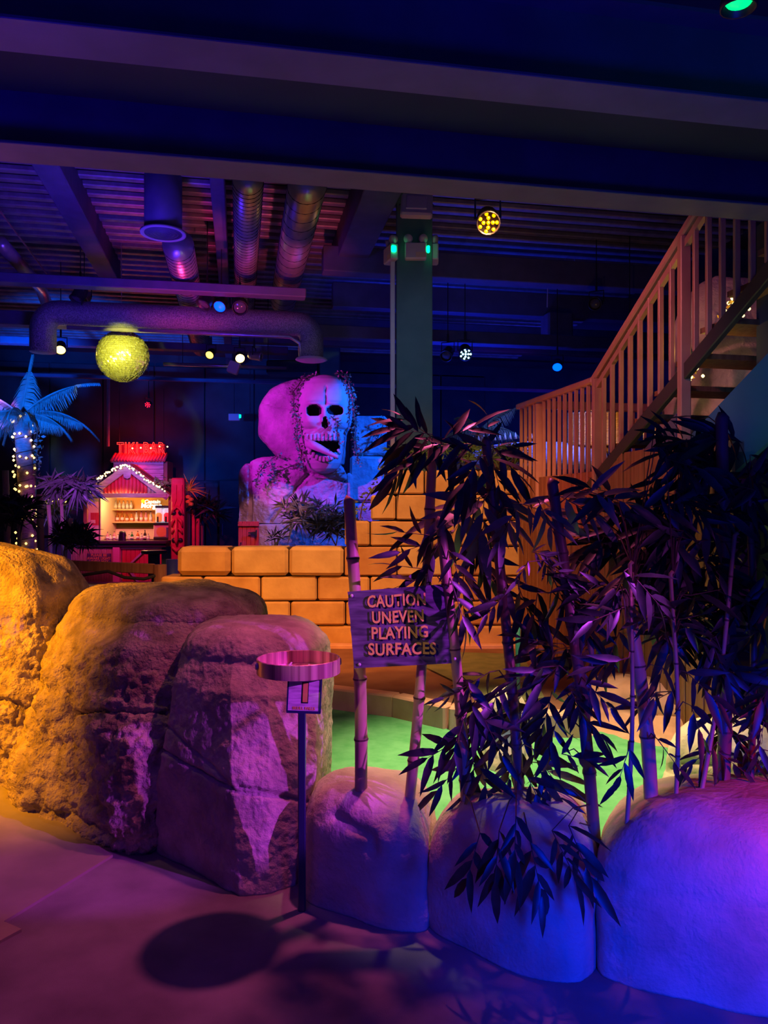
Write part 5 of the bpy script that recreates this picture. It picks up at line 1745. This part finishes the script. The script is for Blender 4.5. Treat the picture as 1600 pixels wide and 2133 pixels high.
# hat emblem on the base
MB().lathe([(0.001, 0), (0.12, 0.004), (0.001, 0.006)], BP(334, 1108, 0.09), 16, axis=(0, -1, 0)).build('emblem_brim', M_orange, t).scale = (1, 1, 1)
bpy.data.objects[-1] if False else None

# cat / dark figure at the counter, stool, sign, fence
tag(boulder('till', [(BP(0, 1128).z, [(246, 17.7), (256, 17.65), (262, 17.7), (262, 17.9), (246, 17.9)]), (BP(0, 1112).z, [(248, 17.7), (256, 17.66), (262, 17.7), (262, 17.9), (248, 17.9)])], 0.07, M_black, amp=0.01, fine=0.01, n=24, rows=8, drows=6), 'black card reader and till shape on the middle of the bar counter', 'till')
t = thing('bar_stool', P(321, 1200, 14.5), 'round-topped dark stool in front of the bar', 'stool')
sp = P(321, 1150, 14.5)
MB().lathe([(0.001, 0.03), (0.23, 0.03), (0.24, 0.01), (0.23, -0.03), (0.001, -0.03)], sp, 28).build('seat', M_counter, t, True)
MB().box(sp + Vector((0, 0, -0.25)), (0.18, 0.18, 0.46), None, 0, 0.02).build('pedestal', M_counter, t)
MB().lathe([(0.2, 0), (0.2, 0.03), (0.05, 0.05)], Vector((sp.x, sp.y, 0)), 20).build('foot', M_counter, t, True)
MB().tube([Vector((sp.x, sp.y, 0.04)), sp - Vector((0, 0, 0.45))], 0.05, 10).build('column', M_black, t)

t = thing('notice_board', BP(219, 1172, -0.4), 'small wooden notice with pale lettering on the bamboo bar front', 'sign')
bbox(MB(), 196, 1151, 244, 1174, -0.42, -0.38, ch=0.005).build('board', M_wood, t)
text_mesh('PLEASE BE\nAWARE LIGHT\nLEVELS MAY', 0.082, M_goldtxt, t, face_cam(BP(220, 1161, -0.425)), 'lettering', offset=0.002, line=0.9)

# carved post beside the bar
t = thing('carved_tiki_post', P(369, 1200, 17.6), 'tall carved tiki face post painted red, right of the bar', 'carving')


def TP(x, y, d=0):
    return P(x, y, 17.6) + Vector((0, d, 0))


a = TP(369, 1205)
MB().box(TP(369, 1100, 0.12), (0.30, 0.2, 2.3), None, 0, 0.03).build('log', M_redtin, t)
for x in (363, 375):
    MB().prism([TP(x - 5, 1010, -.02), TP(x + 5, 1010, -.02), TP(x + 5, 1040, -.02), TP(x, 1055, -.02), TP(x - 5, 1044, -.02)], (0, 0.06, 0)).build('feather', M_redtin, t)
for s_ in (-1, 1):
    MB().tube([TP(369, 1055, -.03), TP(369 + s_ * 8, 1062, -.03), TP(369 + s_ * 12, 1072, -.0)], [0.03, 0.035, 0.02], 8).build('brow', M_redtin, t, True)
    MB().lathe([(0.001, 0.0), (0.055, 0.0), (0.045, 0.03), (0.001, 0.035)], TP(369 + s_ * 7, 1068, 0.0), 12, axis=(0, -1, 0)).build('eye', M_black, t, True)
    MB().tube([TP(369 + s_ * 3, 1080, -.03), TP(369 + s_ * 9, 1086, -.03), TP(369 + s_ * 11, 1098, -.0)], [0.025, 0.04, 0.02], 8).build('cheek', M_redtin, t, True)
    MB().tube([TP(369 + s_ * 2, 1100, -.03), TP(369 + s_ * 8, 1104, -.03), TP(369 + s_ * 11, 1112, -.0)], [0.025, 0.035, 0.02], 8).build('cheek', M_redtin, t, True)
    MB().lathe([(0.001, 0.0), (0.055, 0.0), (0.045, 0.03), (0.001, 0.035)], TP(369 + s_ * 7, 1125, 0.0), 12, axis=(0, -1, 0)).build('mouth_hollow', M_black, t, True)
MB().tube([TP(369, 1078, -.06), TP(369, 1125, -.09), TP(369, 1134, -.06)], [0.02, 0.045, 0.02], 8).build('nose', M_redtin, t, True)
MB().tube([TP(359, 1140, -.03), TP(369, 1148, -.06), TP(379, 1140, -.03)], [0.025, 0.035, 0.025], 8).build('jaw', M_redtin, t, True)

for k in range(4):
    q = P(392 + (k % 2) * 6, 1036 + k * 5, 17.7)
    tag(MB().lathe([(0.001, -0.04), (0.05, -0.02), (0.06, 0.02), (0.03, 0.05), (0.001, 0.05)], q, 7).build('yellow_flower', M_yellow), 'yellow blossom beside the carved red post, %s of four from the top' % ('first', 'second', 'third', 'lowest')[k], 'flower', 'yellow blossoms by the carved post')
# upright posts right of the bar
for k, (x, y0, w, m_) in enumerate([(392, 1045, 9, M_bamboo), (403, 1062, 7, M_redtin), (412, 1080, 8, M_redtin), (421, 1095, 6, M_bamdk)]):
    c = P(x, y0, 18.3)
    tag(MB().tube([Vector((c.x, c.y, 0)), c], w / 2 / F * 18.3, 10).build('bamboo_post', m_, None, True), ['pale bamboo post touching the carved red post', 'taller red post two right of the carved post', 'shorter red post by the dark wall plant', 'thin dark post at the end of the row right of the bar'][k], 'post')
# back wall notices and door
for k, (x, y, w, h, lab) in enumerate([(471, 1079, 11, 14, 'white paper notice on the dark back door, the largest'), (455, 1093, 11, 7, 'small pink-lit notice left of the larger one on the back wall'), (477, 1101, 5, 5, 'tiny notice below the others on the back wall')]):
    q = P(x, y, 19.8)
    tag(MB().box(q, (w / F * 19.8, 0.01, h / F * 19.8)).build('notice', M_white), lab, 'notice')
q = P(488, 1130, 19.7)
dr = thing('door_1', (q.x, q.y, 0), 'dark double door in the back wall left of the statue', 'door')
dr['kind'] = 'structure'
MB().box((q.x, q.y, 1.2), (0.75, 0.06, 2.4), None, 0, 0.01).build('door_leaf', M_wall, dr)
MB().tube([(q.x - 0.3, q.y - 0.05, 1.0), (q.x - 0.3, q.y - 0.05, 1.3)], 0.02, 6).build('door_handle', M_steel, dr)

# fairy lights and garlands on the bar
garland('fairy_lights', [BP(199, 1028, -0.3), BP(200, 1010, -0.3), BP(236, 985, -0.3), BP(272, 968, -0.3)], 'bright fairy lights along the left slope of the bar gable', r=0.035, dens=0, bulbs=46, bulb_r=0.022, mb=M_bulbw, seed=8, cat='string lights')
garland('fairy_lights', [BP(264, 968, -0.3), BP(282, 976, -0.3), BP(320, 1004, -0.3), BP(350, 1022, -0.3)], 'bright fairy lights along the right slope of the bar gable', r=0.03, dens=0, bulbs=30, bulb_r=0.022, mb=M_bulbw, seed=9, cat='string lights')
garland('fairy_lights', [BP(330, 935, 0.5), BP(338, 925, 0.5), BP(300, 930, 0.5), BP(250, 932, 0.5)], 'few loose fairy bulbs crossing the red neon sign', r=0.02, dens=0, bulbs=5, bulb_r=0.022, mb=M_bulbw, seed=10, cat='string lights')
garland('ivy_garland', [P(76, 1005, 14.5), P(120, 1002, 15), P(165, 1004, 16), P(200, 1010, 17)], 'leafy garland strung from the palm to the bar roof', r=0.13, dens=110, lsize=0.13, seed=11, bulbs=14, bulb_r=0.02)
garland('ivy_garland', [BP(332, 1000, -0.2), BP(350, 1010, -0.2), BP(362, 1004, -0.2)], 'pink-lit leaf tuft at the right corner of the bar roof', r=0.12, dens=160, lsize=0.11, seed=12)
garland('fairy_lights', [P(85, 1050, 14), P(112, 1041, 14), P(140, 1042, 14)], 'short run of warm bulbs on the beam left of the bar', r=0.03, dens=0, bulbs=12, bulb_r=0.022, seed=13, cat='string lights')
MBs = [(11, 980, 1095, 13, 12.5, 'pale bamboo post at the far left edge'), (82, 1030, 1150, 13, 12.2, 'thick pinkish bamboo post just right of the lit palm trunk'), (101, 1052, 1100, 8, 13.4, 'short post behind the blue-lit tuft'),
       (128, 1040, 1150, 7, 13.2, 'thin purple-lit cane left of the bar'), (148, 1080, 1150, 8, 12.6, 'pinkish cane leaning beside the bar counter'), (36, 1045, 1080, 8, 12.4, 'short angled bamboo stub left of the lit palm trunk'), (225, 800, 935, 3, 18.5, 'thin lit cable drop above the neon sign')]
for k, (x, y0, y1, w, D, lab) in enumerate(MBs[:6]):
    c = P(x, y0, D)
    e = P(x + (4 if k != 4 else -12), y1, D)
    b = MB().tube([Vector((e.x, D, 0)), e, c], w / 2 / F * D, 12)
    tag(b.build('bamboo_post', M_bamboo, None, True), lab, 'post')
tag(MB().beam(P(86, 1053, 14.2), P(150, 1048, 14.2), 0.06, 0.08).build('hanging_beam', M_plank), 'short blue-edged beam carrying bulbs left of the bar', 'beam')
# green post and truss line beside palm
tag(MB().tube([P(72, 1145, 14.2).xy.to_3d(), P(73, 880, 14.2)], 0.03, 8).build('slim_pole', M_teal, None, True), 'slim green pole right behind the lit palm trunk', 'pole')
tag(MB().tube([P(225, 930, 18.6), P(226, 790, 18.6)], 0.04, 6).build('hanging_truss', M_galv), 'thin lit hanging chain above the left end of the neon sign', 'chain')

# low fence in front of the bar
t = thing('low_fence', P(335, 1210, 9.5), 'low brown rail fence with a round end post and a slung black rope', 'fence')
MB().beam(P(110, 1176, 9.7), P(322, 1185, 9.5), 0.05, 0.125, ch=0.008).build('rail', M_plank, t)
c = P(334, 1176, 9.5)
MB().tube([Vector((c.x, c.y, 0)), c], 0.078, 16).build('end_post', M_plank, t, True)
c2 = P(118, 1170, 9.7)
MB().tube([Vector((c2.x, c2.y, 0)), c2], 0.06, 12).build('post', M_plank, t, True)
MB().tube([P(118, 1195, 9.6), P(150, 1202, 9.55), P(185, 1196, 9.5), P(225, 1190, 9.45), P(260, 1203, 9.45), P(300, 1206, 9.45), P(325, 1199, 9.45)], 0.02, 8).build('rope', M_rope, t, True)
c = P(359, 1165, 10.5)
tag(MB().lathe([(0.055, 0), (0.08, 0.5), (0.085, 0.98), (0.075, 0.98)], (c.x, c.y, c.z - 0.98), 16).build('blue_bin', M_bin, None, True), 'tall blue tub beside the end of the sandstone block wall', 'tub')
